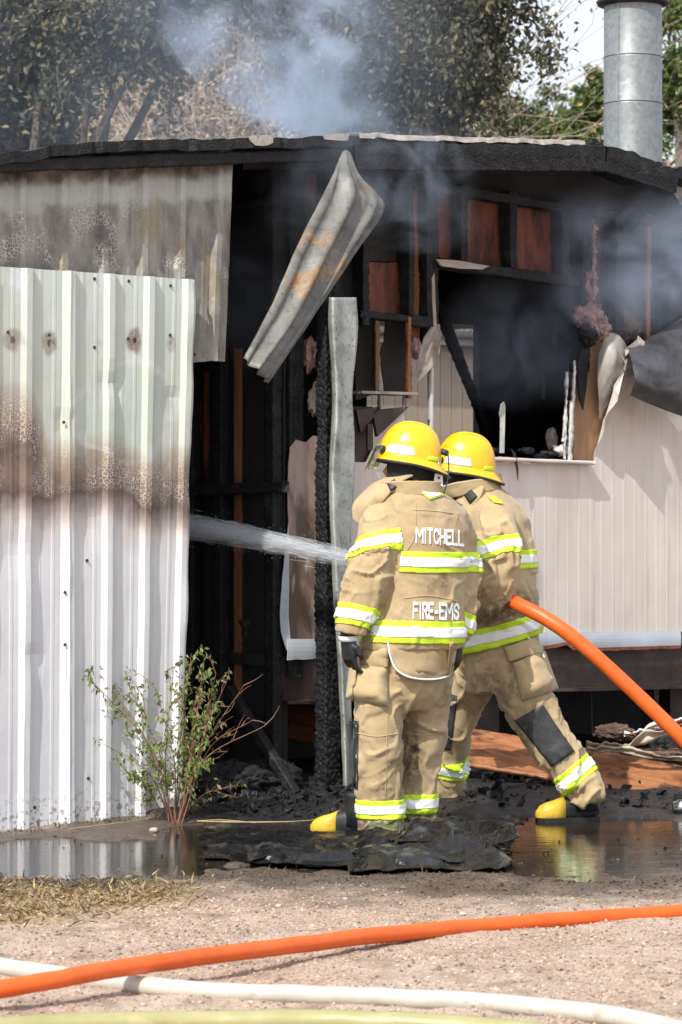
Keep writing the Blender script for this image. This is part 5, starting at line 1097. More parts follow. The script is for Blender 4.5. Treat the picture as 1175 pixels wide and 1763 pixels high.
def helmet(person, org, c, yaw, pitch, rollv, seed):
    """c: centre of the brim plane; yaw: direction the brow points"""
    rot = Matrix.Rotation(yaw, 4, 'Z') @ Matrix.Rotation(pitch, 4, 'Y') @ Matrix.Rotation(rollv, 4, 'X'); T = Matrix.Translation(Vector(c - org)) @ rot
    def put(mb, name, mat, parent, smooth=True, **k):
        V = np.array([T @ Vector(v) for v in mb.verts()]); return obj(name, V, mb.F, mat, parent, smooth=smooth, **k)
    n = 64; a = np.linspace(0, 2 * math.pi, n, endpoint=False); ca, sa = np.cos(a), np.sin(a)
    lx, ly, hh = .142, .112, .165
    back = np.clip(-ca, 0, 1); front = np.clip(ca, 0, 1)
    rings = []
    for t in np.linspace(0, 1, 22):                  # dome
        z = hh * math.sin(t * math.pi / 2); k = max(1e-3, math.cos(t * math.pi / 2)) ** .80
        ridge = .007 * np.exp(-(sa / .16) ** 2) * math.sin(min(1, t * 1.6) * math.pi / 2) * (1 - t * .1)
        rings.append(np.stack([lx * k * ca, ly * k * sa, z + ridge + 0 * a], -1))
    skirt = []
    for (e, dz) in ((.050, -.026), (.040, -.020), (.020, -.010), (.006, -.001)):
        ex = .52 * e * (1 + 1.0 * back ** 2 - .35 * front); skirt.append(np.stack([(lx + ex) * ca, (ly + ex * .72) * sa, dz - .5 * ex * back ** 2 + 0 * a], -1))
    sh = MB(); A = np.array(skirt + rings); sh.grid(A, close_v=True); sh.F.append(tuple((len(A) - 1) * n + j for j in range(n)))
    shell = put(sh, 'helmet', M['yellow'], person, thick=.004)
    edge = MB(); edge.tube(np.vstack([skirt[0], skirt[0][:1]]), .0065, 8, cap=False); put(edge, 'edge_trim', M['black'], shell)
    und = MB(); und.grid(np.array([skirt[0] - [0, 0, .001], np.stack([(lx - .004) * ca, (ly - .004) * sa, -.012 + 0 * a], -1), np.stack([(lx - .03) * ca, (ly - .03) * sa, .03 + 0 * a], -1)]), close_v=True, flip=True); put(und, 'liner', M['black'], shell, thick=.002)
    def dome_pt(ang, t, off=.003):
        z = hh * math.sin(t * math.pi / 2); k = math.cos(t * math.pi / 2) ** .80; p = np.array([lx * k * math.cos(ang), ly * k * math.sin(ang), z]); return p + unit(p * np.array([1 / lx ** 2, 1 / ly ** 2, 1 / hh ** 2])) * off
    def sticker(a0, a1, t0, t1, sl=.0, mat='silver', name='reflective_sticker'):
        G_ = np.array([[dome_pt(a0 + (a1 - a0) * (u + (sl * (1 - 2 * u)) * v), t0 + (t1 - t0) * v) for v in np.linspace(0, 1, 6)] for u in np.linspace(0, 1, 14)]); put(MB().grid(G_), name, M[mat], shell, thick=.001)
    for sg in (1, -1):
        sticker(sg * R(46), sg * R(104), .05, .20, .08); sticker(sg * R(128), sg * R(165), .03, .10, .1, 'lime')
    for sg in (1, -1):
        kb = MB(); p = dome_pt(sg * R(36), .09); d = unit(p * np.array([1, 1, 0])); kb.tube([p - d * .004, p + d * .014, p + d * .02], [.018, .017, .011], 14); put(kb, 'visor_knob', M['black'], shell)
    gl = NT('amber_visor'); g1 = gl.n('BsdfTransparent', {0: (.86, .85, .72, 1)}); g2 = gl.n('BsdfGlossy', {0: (1, 1, 1, 1), 1: .06}); fz_ = gl.n('LayerWeight', {0: .35}); mx = gl.n('MixShader', {0: gl.math('MULTIPLY_ADD', fz_.outputs[1], .55, .10), 1: g1.outputs[0], 2: g2.outputs[0]}); gl.t.links.new(mx.outputs[0], gl.out.inputs[0])
    vis = np.array([[np.array([(lx + .018 + .030 * v) * math.cos(q), (ly + .018 + .018 * v) * math.sin(q), .035 - .120 * v * (1 - .25 * abs(q) / R(42))]) for v in np.linspace(0, 1, 8)] for q in np.linspace(-R(42), R(42), 24)])
    put(MB().grid(vis), 'visor', gl.m, shell, thick=.003)
    return shell, T
def head_body(person, org, c, yaw, neck):           # the wearer's head and trunk under the clothes, one mesh, and the black hood
    f = np.array([math.cos(yaw), math.sin(yaw), 0]); l_ = np.array([-f[1], f[0], 0]); up = np.array([0, 0, 1.0])
    mb = MB(); n = 28; t = np.linspace(0, 2 * math.pi, n, endpoint=False); A = []
    for z, rx, ry, fo in ((-.30, .15, .10, -.05), (-.20, .10, .075, -.04), (-.14, .058, .058, -.025), (-.09, .062, .066, -.012), (-.065, .066, .085, .008), (-.03, .070, .094, .006), (0, .073, .097, .002), (.04, .076, .099, 0), (.08, .07, .092, -.002), (.11, .045, .06, -.004), (.122, .012, .015, -.004)):
        ring = []
        for q in t:
            x, y = math.cos(q), math.sin(q); r_f = ry; nose = .022 * math.exp(-((q if q < math.pi else q - 2 * math.pi) / .16) ** 2) * math.exp(-((z + .035) / .022) ** 2)
            chin = .010 * math.exp(-((q if q < math.pi else q - 2 * math.pi) / .4) ** 2) * math.exp(-((z + .085) / .018) ** 2); eye = -.007 * math.exp(-((abs(q if q < math.pi else q - 2 * math.pi) - .36) / .16) ** 2) * math.exp(-((z - .0) / .016) ** 2)
            ring.append(c + f * (x * r_f + fo + nose + chin + eye) + l_ * y * rx + up * z + (neck - c) * (max(0, -.09 - z) / .21))
        A.append(ring)
    mb.grid(np.array(A) - org, close_v=True); mb.F.append(tuple(range(n))[::-1]); mb.F.append(tuple((len(A) - 1) * n + j for j in range(n))); mb.build('body', M['skin'], person, smooth=True)
    hd = MB(); A = []
    for z, rx, ry, fo in ((-.23, .15, .13, -.04), (-.19, .115, .11, -.03), (-.15, .092, .10, -.016), (-.10, .086, .105, -.004), (-.05, .088, .112, 0), (0, .09, .115, 0), (.05, .09, .113, 0), (.09, .08, .1, 0)):
        qs = np.linspace(R(34), R(326), 30) if -.08 < z < .06 else np.linspace(R(12 if z > -.12 else 1), R(348 if z > -.12 else 359), 30)
        A.append([c + f * (math.cos(q) * ry + fo) + l_ * math.sin(q) * rx + up * z + (neck - c) * (max(0, -.10 - z) / .21) for q in qs])
    A = np.array(A); A = A + .004 * fbm(A * 26, 3)[..., None]; hd.grid(A - org); hd.build('hood', M['blackcloth'], person, smooth=True, thick=.004)
def glove(person, org, wrist, dirn, palm_n, curl, side, name='glove'):
    """wrist point, direction of the hand, palm normal; fingers curl towards the palm"""
    d = unit(dirn); pn = unit(np.asarray(palm_n) - d * d.dot(palm_n)); x = np.cross(d, pn) * side; mb = MB()
    loft(mb, [(wrist - d * .06, x, pn, .042, .036), (wrist - d * .01, x, pn, .038, .030), (wrist + d * .03, x, pn, .046, .026), (wrist + d * .07, x, pn, .050, .024), (wrist + d * .095, x, pn, .047, .021), (wrist + d * .105, x, pn, .04, .014)], 16)
    for k, (o_, ln, sp) in enumerate(((.036, .078, .10), (.012, .088, .03), (-.012, .082, -.04), (-.035, .064, -.12))):
        p = wrist + d * .092 + x * o_; a = 0; pts = [p - d * .02]; dd = d + x * sp
        for j, f_ in enumerate((.42, .33, .25)):
            pts.append(p); a += curl * (.8 + .25 * j + .08 * k); dv = unit(dd) * math.cos(a) + pn * math.sin(a); p = p + dv * ln * f_
        pts.append(p); mb.tube(pts, [.012, .0125, .0118, .0108, .009], 10)
    p = wrist + d * .03 + x * .04; mb.tube([p - x * .02, p + x * .012 + d * .012 + pn * .008, p + x * .022 + d * .042 + pn * .02, p + x * .016 + d * .066 + pn * .034], [.016, .016, .0135, .0105], 10)
    me = fuse(mb, .0045, 3); me.transform(Matrix.Translation(-Vector(org))); finish(me); o = obj(name, me, None, M['black'], person)
    cf_ = MB(); cf_.grid(np.array([[wrist + d * z + x * .047 * math.cos(q) + pn * .040 * math.sin(q) - org for q in np.linspace(0, 2 * math.pi, 20, endpoint=False)] for z in (-.012, .012)]), close_v=True); cf_.build('cuff_band', M['silver'], o, smooth=True, thick=.003)
    return o
def boot(person, org, heel, toe_dir, ln=.33, hgt=.26):
    f = unit(toe_dir); l_ = np.cross([0, 0, 1.0], f); up = np.array([0, 0, 1.0]); heel = np.asarray(heel, float); heel[2] = -.004
    mb = MB(); A = []; n = 22; t = np.linspace(0, 2 * math.pi, n, endpoint=False)
    prof = [(0, .028, .03, .075), (.04, .044, .01, .11), (.12, .050, .0, .13), (.19, .05, .0, .115), (.235, .055, .0, .098), (.275, .057, .002, .088), (.305, .05, .006, .075), (.325, .03, .014, .055), (.332, .008, .022, .04)]
    for (s, wd, z0, z1) in prof:
        s = s / .332 * ln; A.append([heel + f * s + l_ * wd * math.copysign(abs(math.cos(q)) ** .8, math.cos(q)) + up * ((z0 + z1) / 2 + (z1 - z0) / 2 * math.copysign(abs(math.sin(q)) ** .75, math.sin(q))) for q in t])
    A = np.array(A)
    def seg(a, b, m_, nm, par):
        q = MB(); q.grid(A[a:b] - org, close_v=True); q.F.append(tuple(range(n))[::-1]); q.F.append(tuple((b - a - 1) * n + j for j in range(n))); return q.build(nm, M[m_], par, smooth=True)
    bt = seg(0, 6, 'black', 'boot', person)
    sh = MB(); loft(sh, [(heel + f * .075 + up * z - org, f, l_, r_, r_ * .82) for z, r_ in ((.05, .075), (.12, .072), (.18, .07), (hgt, .078))], 20); sh.build('shaft', M['black'], bt, smooth=True)
    cap = A[3:].copy(); cen = heel + f * ln * .8 + up * .045; cap = cen + (cap - cen) * 1.03; q = MB(); q.grid(cap - org, close_v=True); q.F.append(tuple(range(n))[::-1]); q.F.append(tuple((len(cap) - 1) * n + j for j in range(n))); q.build('toe_cap', M['boot'], bt, smooth=True)
    so = MB(); th = [np.array([heel + f * (s / .332 * ln) + l_ * (wd + .006) * sg + up * z for (s, wd, _, _) in prof]) for sg, z in ((1, .002), (1, .022), (-1, .022), (-1, .002))]
    so.grid(np.stack(th, 1) - org, close_v=True); so.build('sole', M['black'], bt); return bt

# ---------------- first firefighter: standing, back to the viewer
org = np.array([.27, 12.78, 0.0]); Y1 = 12.78
p1 = empty('person', org, 0, 'person in tan turnout gear standing with arms down, lettered back, yellow helmet', 'person', None)
Q = lambda px, py, dy=0.0: P(px, py, Y1 + dy)
ang1 = R(33); ax1 = np.array([math.cos(ang1), math.sin(ang1), 0]); fw1 = np.array([-math.sin(ang1), math.cos(ang1), 0])
ct = MB()
tor = [(1116, 708, .245, .185), (1095, 711, .252, .19), (1060, 716, .232, .18), (1010, 722, .212, .170), (960, 727, .212, .168), (915, 729, .220, .165), (885, 727, .215, .150), (862, 722, .178, .130), (845, 716, .128, .108), (828, 712, .096, .095)]
loft(ct, [(Q(x, y), ax1, fw1, ra, rb) for (y, x, ra, rb) in tor], 36)
LA = [(662, 880, .02, .085), (655, 905, -.06, .104), (653, 935, -.10, .109), (645, 965, -.13, .107), (629, 1003, -.16, .101), (617, 1040, -.18, .088), (607, 1078, -.19, .076), (604, 1092, -.19, .077)]
RA = [(770, 880, .05, .085), (776, 905, .10, .1), (781, 940, .12, .1), (793, 985, .12, .1), (791, 1040, .10, .088), (787, 1085, .08, .074), (785, 1098, .08, .072)]
la = [Q(x, y, dy) for x, y, dy, r in LA]; ra_ = [Q(x, y, dy) for x, y, dy, r in RA]
ct.tube(la, [r for *_, r in LA], 24); ct.tube(ra_, [r for *_, r in RA], 24)
coat = fuse(ct, .0085, 7)
taxis = [Q(x, y) for (y, x, *_) in tor]
limbs1 = [(taxis, [min(a, b) for *_, a, b in tor]), (la, [r for *_, r in LA]), (ra_, [r for *_, r in RA])]
wrinkle(coat, limbs1, [.014, .020, .020], [([0, .1, .3, .6, .75], [.5, 1, .7, .6, .3]), ([0, .12, .25, .38, .55], [.2, .5, 1.4, 1.2, .6]), ([0, .12, .25, .38, .55], [.2, .5, 1.4, 1.2, .6])], 3)
cV = mverts(coat); finish(coat)
_fc = {}
def face_limbs(me, limbs):
    if me.name not in _fc:
        a = np.empty(len(me.polygons) * 3); me.polygons.foreach_get('center', a); _fc[me.name] = nearest_axis(a.reshape(-1, 3), limbs)[0]
    return _fc[me.name]
lidf = lambda limbs, i: (lambda me: face_limbs(me, limbs) == i)
is_t, is_l, is_r = lidf(limbs1, 0), lidf(limbs1, 1), lidf(limbs1, 2)
bv1 = bvh_of(coat)
cm = coat.copy(); cm.transform(Matrix.Translation(-Vector(org))); coat_o = obj('coat', cm, None, M['cloth'], p1)
soil_shade = np.clip(.25 * sstep(1.05, .6, cV[:, 2]) * 0 + .0, 0, 1); vattr(coat_o, np.clip(.15 + .6 * sstep(.05, .45, fbm(cV * 4.5, 3, 5)), 0, 1), 'soil_shade')
up_ = np.array([0, 0, 1.0])
trim(coat, Q(735, 967), up_ + ax1 * .02, .092, is_t, coat_o, org); trim(coat, Q(710, 1086), up_ + ax1 * .03, .098, is_t, coat_o, org)
trim(coat, Q(652, 944, -.1), unit(np.array(la[3]) - la[2]) + np.array([.42, 0, .0]), .088, is_l, coat_o, org); trim(coat, Q(609, 1061, -.18), unit(np.array(la[6]) - la[4]) + np.array([.10, 0, 0]), .092, is_l, coat_o, org)
trim(coat, Q(790, 965, .12), unit(np.array(ra_[3]) - ra_[2]) + np.array([-.35, 0, 0]), .088, is_r, coat_o, org); trim(coat, Q(787, 1070, .1), unit(np.array(ra_[5]) - ra_[4]) + np.array([-.25, 0, 0]), .085, is_r, coat_o, org)
lettering('MITCHELL', bv1, (717, 935), (797, 941), 28, M['silver'], coat_o, org)
lettering('FIRE-EMS', bv1, (712, 1066), (789, 1068), 30, M['silver'], coat_o, org)
applique('shoulder_trim', bv1, [(712, 838), (738, 840), (766, 853), (740, 861)], .006, M['lime'], coat_o, org, thick=.003); applique('shoulder_stripe', bv1, [(719, 841), (736, 843), (760, 853), (741, 858)], .010, M['silver'], coat_o, org, thick=.002)
# seams on the back yoke
for k, pts in enumerate([[(716, 866), (716, 905), (712, 930), (698, 952)], [(712, 878), (750, 880), (790, 886)], [(696, 1030), (740, 1026), (792, 1036)]]):
    c = [cast(bv1, x, y, 12.7) for x, y in spline(np.array(pts, float), 18)]; MB().tube(np.array([h + n * .0015 for h, n, _ in c]) - org, .0022, 5).build('seam', M['cloth'], coat_o, smooth=True)
def collar(parent, org, c, ax, fw, rx, ry, h, open_, tilt, lean, seed, up=np.array([0, 0, 1.0]), gap0=0.0):
    A = []; qs = np.linspace(R(open_), R(360 - open_), 64)
    for t in np.linspace(0, 1, 12):
        row = []
        for q in qs:
            e = 1 + .10 * t + .55 * tilt * t * max(0, math.cos(q)) ** 1.5
            row.append(c + fw * math.cos(q) * ry * e + ax * math.sin(q) * rx * e + up * (h * t * (1 - .18 * max(0, math.cos(q)))) + lean * t)
        A.append(row)
    A = np.array(A); A = A + .006 * fbm(A * 16, 3, seed)[..., None]; m = MB(); m.grid(A - org)
    return m.build('collar', M['cloth'], parent, smooth=True, thick=.010)
cb = Q(712, 852)
collar(coat_o, org, cb, ax1, fw1, .125, .125, .062, 26, .9, np.array([-.01, .01, .0]), 4)
# wide open collar wing on his left front
wing = patch([[Q(608, 895, .02), Q(622, 905, .0), Q(640, 893, .0)], [Q(609, 868, .03), Q(632, 868, -.06), Q(662, 862, -.09)], [Q(634, 840, .06), Q(650, 836, -.04), Q(686, 833, -.10)], [Q(650, 826, .08), Q(668, 822, .0), Q(712, 818, -.08)]], 20, 20)
MB().grid(wing + .004 * fbm(wing * 18, 3)[..., None] - org).build('collar_wing', M['cloth'], coat_o, smooth=True, thick=.008)
wb = BVHTree.FromPolygons([tuple(v) for v in wing.reshape(-1, 3)], [tuple(f) for f in MB().grid(wing).F])
applique('hook_patch', wb, [(667, 833), (681, 827), (687, 838), (673, 846)], .010, M['black'], coat_o, org, 6, 6, thick=.004)
# trousers
tr = MB()
loft(tr, [(Q(701, 1085), ax1, fw1, .195, .15), (Q(699, 1120), ax1, fw1, .205, .16), (Q(697, 1160), ax1, fw1, .212, .162), (Q(694, 1200), ax1, fw1, .20, .15), (Q(690, 1222), ax1, fw1, .17, .11)], 32)
LL = [(655, 1150, -.06, .105), (652, 1200, -.09, .115), (652, 1250, -.10, .113), (652, 1300, -.10, .105), (652, 1350, -.09, .104), (651, 1395, -.08, .105), (649, 1420, -.08, .102), (646, 1444, -.08, .094)]
RL = [(735, 1150, .05, .105), (735, 1200, .07, .113), (731, 1250, .09, .108), (722, 1300, .09, .100), (717, 1350, .09, .098), (713, 1395, .09, .098), (711, 1420, .09, .096), (710, 1440, .09, .088)]
ll = [Q(x, y, d) for x, y, d, r in LL]; rl = [Q(x, y, d) for x, y, d, r in RL]; tr.tube(ll, [r for *_, r in LL], 26); tr.tube(rl, [r for *_, r in RL], 26)
trous = fuse(tr, .0085, 6)
limbs2 = [([Q(701, 1085), Q(697, 1190)], [.17, .15]), (ll, [r for *_, r in LL]), (rl, [r for *_, r in RL])]
wrinkle(trous, limbs2, [.012, .017, .017], [([0, .3], [1, 1]), ([0, .15, .3, .5, .62, .70, .8], [.8, .8, 1.0, .8, 1.0, 2.2, 2.4]), ([0, .15, .3, .5, .62, .70, .8], [.8, .8, 1.0, .8, 1.0, 2.2, 2.4])], 8)
finish(trous); tV = mverts(trous); bt1 = bvh_of(trous)
tm = trous.copy(); tm.transform(Matrix.Translation(-Vector(org))); trous_o = obj('trousers', tm, None, M['cloth'], p1)
cuffs = sstep(.14, .02, tV[:, 2]) * .9; leg_shade = np.exp(-(((tV[:, 0] - Q(712, 1300, 0)[0]) / .045) ** 2 + ((tV[:, 2] - .36) / .13) ** 2)) * (tV[:, 1] < Y1 + .1) * 1.1  # soiled cuffs, and the left leg's cast shadow painted onto the right leg
vattr(trous_o, np.clip(cuffs + leg_shade + .1 + .5 * sstep(.1, .45, fbm(tV * 4.5, 3, 9)), 0, 1), 'soil_shade')
t_l, t_r = lidf(limbs2, 1), lidf(limbs2, 2)
trim(trous, Q(652, 1391, -.08), up_ + np.array([.0, 0, 0]), .084, t_l, trous_o, org); trim(trous, Q(714, 1381, .09), up_, .084, t_r, trous_o, org)
applique('cargo_pocket', bt1, [(603, 1144), (668, 1146), (668, 1216), (596, 1202)], .006, M['cloth'], trous_o, org, 24, 24, puff=.045, dflt=12.66, wrk=.010, seed=3, thick=.006, pr=.25)
applique('pocket_flap', bt1, [(608, 1118), (670, 1116), (669, 1150), (604, 1148)], .018, M['cloth'], trous_o, org, 18, 12, puff=.020, dflt=12.66, wrk=.005, seed=5, thick=.006)
applique('knee_patch', bt1, [(597, 1241), (618, 1241), (616, 1360), (606, 1352)], .004, M['blackpad'], trous_o, org, 8, 16, dflt=12.72)
for k, pts in enumerate([[(668, 1216), (666, 1290), (664, 1372)], [(613, 1262), (650, 1268), (690, 1262)], [(700, 1262), (730, 1266), (762, 1262)], [(612, 1432), (650, 1440), (686, 1432)]]):
    c = [cast(bt1, x, y, 12.7) for x, y in spline(np.array(pts, float), 22)]; MB().tube(np.array([h + n * .0008 for h, n, _ in c]) - org, .0022, 5).build('seam', M['cloth'], trous_o, smooth=True)
# tail flap with white piping
tf = applique('tail_flap', bt1, [(673, 1098), (788, 1106), (778, 1166), (676, 1150)], .026, M['cloth'], coat_o, org, 20, 14, puff=.006, thick=.006)
pc = []
for x, y in spline(np.array([(668, 1102), (672, 1128), (682, 1152), (705, 1166), (735, 1170), (760, 1168), (776, 1162)], float), 40):
    h, n, ok = cast(bt1, x, y, 12.62); pc.append(h + unit(EYE - h) * .038)
pc = np.array(pc)
for _ in range(3): pc[1:-1] = (pc[:-2] + pc[1:-1] * 2 + pc[2:]) / 4
MB().tube(pc - org, .0045, 8).build('piping', M['pipingw'], tf, smooth=True)
fl = [pc[i] - unit(EYE - pc[i]) * .004 for i in range(40)]; topc = [Q(674 + (776 - 674) * i / 39, 1104, -.20 + .0 * i) for i in range(40)]
topc = [cast(bt1, 674 + (782 - 674) * i / 39, 1106, 12.6)[0] + unit(EYE - pc[i]) * .03 for i in range(40)]
MB().grid(np.array([[np.array(topc[i]) * (1 - v) + fl[i] * v for v in np.linspace(0, 1, 8)] for i in range(40)]) - org).build('tail_lining', M['cloth'], tf, smooth=True, thick=.005)
# gloves, boots, head
glove(p1, org, Q(600, 1098, -.19), np.array([.06, .10, -1]), np.array([.75, .45, 0]), .30, 1)
glove(p1, org, Q(786, 1104, .08), np.array([.0, .10, -1]), np.array([-.75, .3, 0]), .35, -1)
boot(p1, org, Q(648, 1440, -.06) , np.array([-.93, .36, 0]), .31, .2); boot(p1, org, Q(712, 1436, .10), np.array([-.85, .52, 0]), .31, .2)
hc1 = Q(705, 791, .03); yaw1 = R(172)
head_body(p1, org, Q(705, 800, .03), yaw1, Q(711, 845, .0))
hel1, T1 = helmet(p1, org, hc1, yaw1, R(-9), R(3), 1)
def loop_tag(parent, p0, drop, org, ring=True, w=.030, h=.055):
    m = MB(); q = np.linspace(0, 2 * math.pi, 20); c = p0 - np.array([0, 0, .016]); m.tube(np.array([c + np.array([.012 * math.cos(t), 0, .016 * math.sin(t)]) for t in q]) - org, .0016, 6, cap=False)
    c2 = p0 - np.array([0, 0, .016 + drop / 2]); m.tube(np.array([c2 + np.array([.006 * math.cos(t), 0, drop * .45 * math.sin(t)]) for t in q]) - org, .0018, 6, cap=False)
    o = m.build('tag_ring', M['chrome'], parent, smooth=True)
    b = p0 - np.array([0, .002, .016 + drop + .004]); t = MB(); t.box(b - org + np.array([-w / 2, -.001, -h]), b - org + np.array([w / 2, .001, 0])); t.build('name_tag', M['pipingw'], o)
    t = MB(); t.box(b - org + np.array([-w * .28, -.0022, -h * .45]), b - org + np.array([w * .1, -.001, -h * .25])); t.build('tag_mark', M['rust'], o); return o
tp1 = Q(757, 797, -.04); loop_tag(hel1, tp1, .028, org)
# light clipped behind the helmet with its cord
lp = Q(764, 779, .02); m = MB(); m.tube(np.array([lp + [-.012, 0, .006], lp + [.016, 0, -.004], lp + [.022, 0, -.006]]) - org, [.014, .014, .010], 12); cl_ = m.build('clip_light', M['black'], hel1, smooth=True)
MB().tube(spline([lp + [.02, -.01, 0], Q(773, 810, -.03), Q(770, 832, -.05), Q(764, 850, -.06)], 20) - org, .0035, 6).build('cord', M['black'], hel1, smooth=True)

# ---------------- second firefighter: lunging, hose under the arm
Y2 = 13.55; org2 = np.array([.75, Y2, 0.0])
p2 = empty('person', org2, 0, 'person in tan turnout gear lunging forward and bracing an orange hose under one arm', 'person', None)
Q2 = lambda px, py, dy=0.0: P(px, py, Y2 + dy)
ang2 = R(52); ax2 = np.array([math.cos(ang2), math.sin(ang2), 0]); fw2 = np.array([-math.sin(ang2), math.cos(ang2), 0])
ct = MB(); tor2 = [(1108, 862, .215, .185), (1090, 863, .222, .19), (1050, 860, .210, .185), (1000, 856, .205, .18), (950, 850, .208, .175), (905, 843, .205, .165), (880, 836, .19, .145), (858, 828, .155, .12), (842, 820, .115, .10), (826, 813, .09, .09)]
tl = unit(Q2(813, 826) - Q2(862, 1108)); axt = unit(ax2 - tl * ax2.dot(tl)); fwt = np.cross(tl, axt)
hemn = unit(np.array([.0, 0, 1.0]) + np.array([-.26, 0, 0]))
rg = []
for (y, x, a_, b_) in tor2:
    up_mix = unit(tl * (1 - sstep(1000, 1100, y)) + hemn * sstep(1000, 1100, y)); aa = unit(ax2 - up_mix * ax2.dot(up_mix)); rg.append((Q2(x, y), aa, np.cross(up_mix, aa), a_, b_))
loft(ct, rg, 36)
LA2 = [(830, 872, -.06, .085), (850, 895, -.17, .104), (857, 930, -.24, .110), (858, 965, -.28, .106), (853, 1005, -.30, .104), (846, 1030, -.28, .100), (815, 1038, -.18, .092), (775, 1030, -.06, .082), (748, 1022, .02, .075)]
RA2 = [(845, 872, .10, .085), (850, 905, .16, .1), (840, 950, .22, .1), (810, 990, .24, .09), (770, 985, .22, .08), (735, 975, .18, .074)]
la2 = [Q2(x, y, d) for x, y, d, r in LA2]; ra2 = [Q2(x, y, d) for x, y, d, r in RA2]; ct.tube(la2, [r for *_, r in LA2], 24); ct.tube(ra2, [r for *_, r in RA2], 24)
coat2 = fuse(ct, .0085, 7); tax2 = [Q2(x, y) for (y, x, *_) in tor2]
limbs3 = [(tax2, [min(a, b) for *_, a, b in tor2]), (la2, [r for *_, r in LA2]), (ra2, [r for *_, r in RA2])]
wrinkle(coat2, limbs3, [.015, .020, .018], [([0, .1, .3, .6, .75], [.6, 1.2, 1, .6, .3]), ([0, .12, .25, .38, .55, .8], [.2, .4, 1.0, 1.7, 1.4, .8]), ([0, .5], [1, 1])], 13)
finish(coat2); cV2 = mverts(coat2); bv2 = bvh_of(coat2)
cm = coat2.copy(); cm.transform(Matrix.Translation(-Vector(org2))); coat2_o = obj('coat', cm, None, M['cloth'], p2)
dirt = np.exp(-(((cV2[:, 2] - Q2(860, 1050)[2]) / .075) ** 2)) * sstep(Q2(800, 1050)[0], Q2(850, 1050)[0], cV2[:, 0]) * .75; vattr(coat2_o, np.clip(dirt + .08, 0, 1), 'soil_shade')
u_t, u_l, u_r = lidf(limbs3, 0), lidf(limbs3, 1), lidf(limbs3, 2)
trim(coat2, Q2(862, 1088), hemn, .100, u_t, coat2_o, org2); trim(coat2, Q2(855, 963), unit(tl + np.array([.15, 0, 0])), .088, u_t, coat2_o, org2)
trim(coat2, Q2(858, 953, -.26), unit(np.array(la2[3]) - la2[2]) + np.array([.22, 0, 0]), .092, u_l, coat2_o, org2)
applique('shoulder_trim', bv2, [(838, 853), (856, 860), (866, 869), (850, 866)], .010, M['lime'], coat2_o, org2, 8, 8, dflt=13.5)
cb2 = Q2(815, 850); collar(coat2_o, org2, cb2, axt, fwt, .122, .122, .062, 26, .9, np.array([-.02, .0, .0]), 14, up=unit(tl + [0, 0, .3]))
wing2 = patch([[Q2(775, 868, -.02), Q2(790, 880, -.10), Q2(806, 878, -.15)], [Q2(778, 852, .0), Q2(800, 856, -.11), Q2(826, 858, -.16)], [Q2(784, 838, .03), Q2(806, 836, -.09), Q2(834, 838, -.13)]], 16, 16)
MB().grid(wing2 + .004 * fbm(wing2 * 18, 3)[..., None] - org2).build('collar_wing', M['cloth'], coat2_o, smooth=True, thick=.008)
wb2 = BVHTree.FromPolygons([tuple(v) for v in wing2.reshape(-1, 3)], [tuple(f) for f in MB().grid(wing2).F])
applique('hook_patch', wb2, [(799, 851), (812, 843), (823, 855), (810, 868)], .010, M['black'], coat2_o, org2, 6, 6, thick=.004, dflt=13.4)
# trousers
tr = MB(); hips = [(1085, 863, .19, .155), (1120, 866, .20, .165), (1160, 866, .20, .165), (1190, 862, .18, .14)]
loft(tr, [(Q2(x, y), ax2, fw2, a_, b_) for (y, x, a_, b_) in hips], 32)
NL = [(868, 1120, -.06, .125), (890, 1165, -.10, .135), (912, 1215, -.13, .125), (938, 1262, -.16, .112), (968, 1305, -.18, .104), (988, 1336, -.19, .098), (1002, 1362, -.20, .094), (1007, 1376, -.20, .096)]
FL = [(842, 1120, .08, .12), (822, 1165, .14, .12), (800, 1205, .20, .112), (784, 1250, .24, .10), (774, 1300, .30, .092), (768, 1345, .34, .088), (763, 1375, .36, .085)]
nl = [Q2(x, y, d) for x, y, d, r in NL]; fl2 = [Q2(x, y, d) for x, y, d, r in FL]; tr.tube(nl, [r for *_, r in NL], 26); tr.tube(fl2, [r for *_, r in FL], 26)
tro2 = fuse(tr, .0085, 6); limbs4 = [([Q2(863, 1085), Q2(864, 1180)], [.17, .15]), (nl, [r for *_, r in NL]), (fl2, [r for *_, r in FL])]
wrinkle(tro2, limbs4, [.012, .016, .018], [([0, .3], [1.2, 1.2]), ([0, .15, .3, .5, .62, .70, .8], [1.0, .9, .8, .8, 1.2, 2.0, 2.4]), ([0, .15, .3, .5, .7], [1.5, 1.6, 1, 1, 2])], 18)
finish(tro2); tV2 = mverts(tro2); bt2 = bvh_of(tro2); tm = tro2.copy(); tm.transform(Matrix.Translation(-Vector(org2))); tro2_o = obj('trousers', tm, None, M['cloth'], p2); vattr(tro2_o, np.clip(sstep(.16, .04, tV2[:, 2]) * .5 + .08 + .5 * sstep(.1, .45, fbm(tV2 * 4.5, 3, 12)), 0, 1), 'soil_shade')
n_l, f_l = lidf(limbs4, 1), lidf(limbs4, 2)
trim(tro2, Q2(996, 1330, -.19), unit(np.array(nl[5]) - nl[3]) + np.array([.10, 0, .05]), .088, n_l, tro2_o, org2); trim(tro2, Q2(770, 1318, .3), unit(fl2[4] - fl2[3]), .085, f_l, tro2_o, org2)
applique('cargo_pocket', bt2, [(884, 1142), (938, 1120), (962, 1186), (900, 1207)], .006, M['cloth'], tro2_o, org2, 24, 24, puff=.045, dflt=13.4, wrk=.008, seed=23, thick=.006, pr=.25)
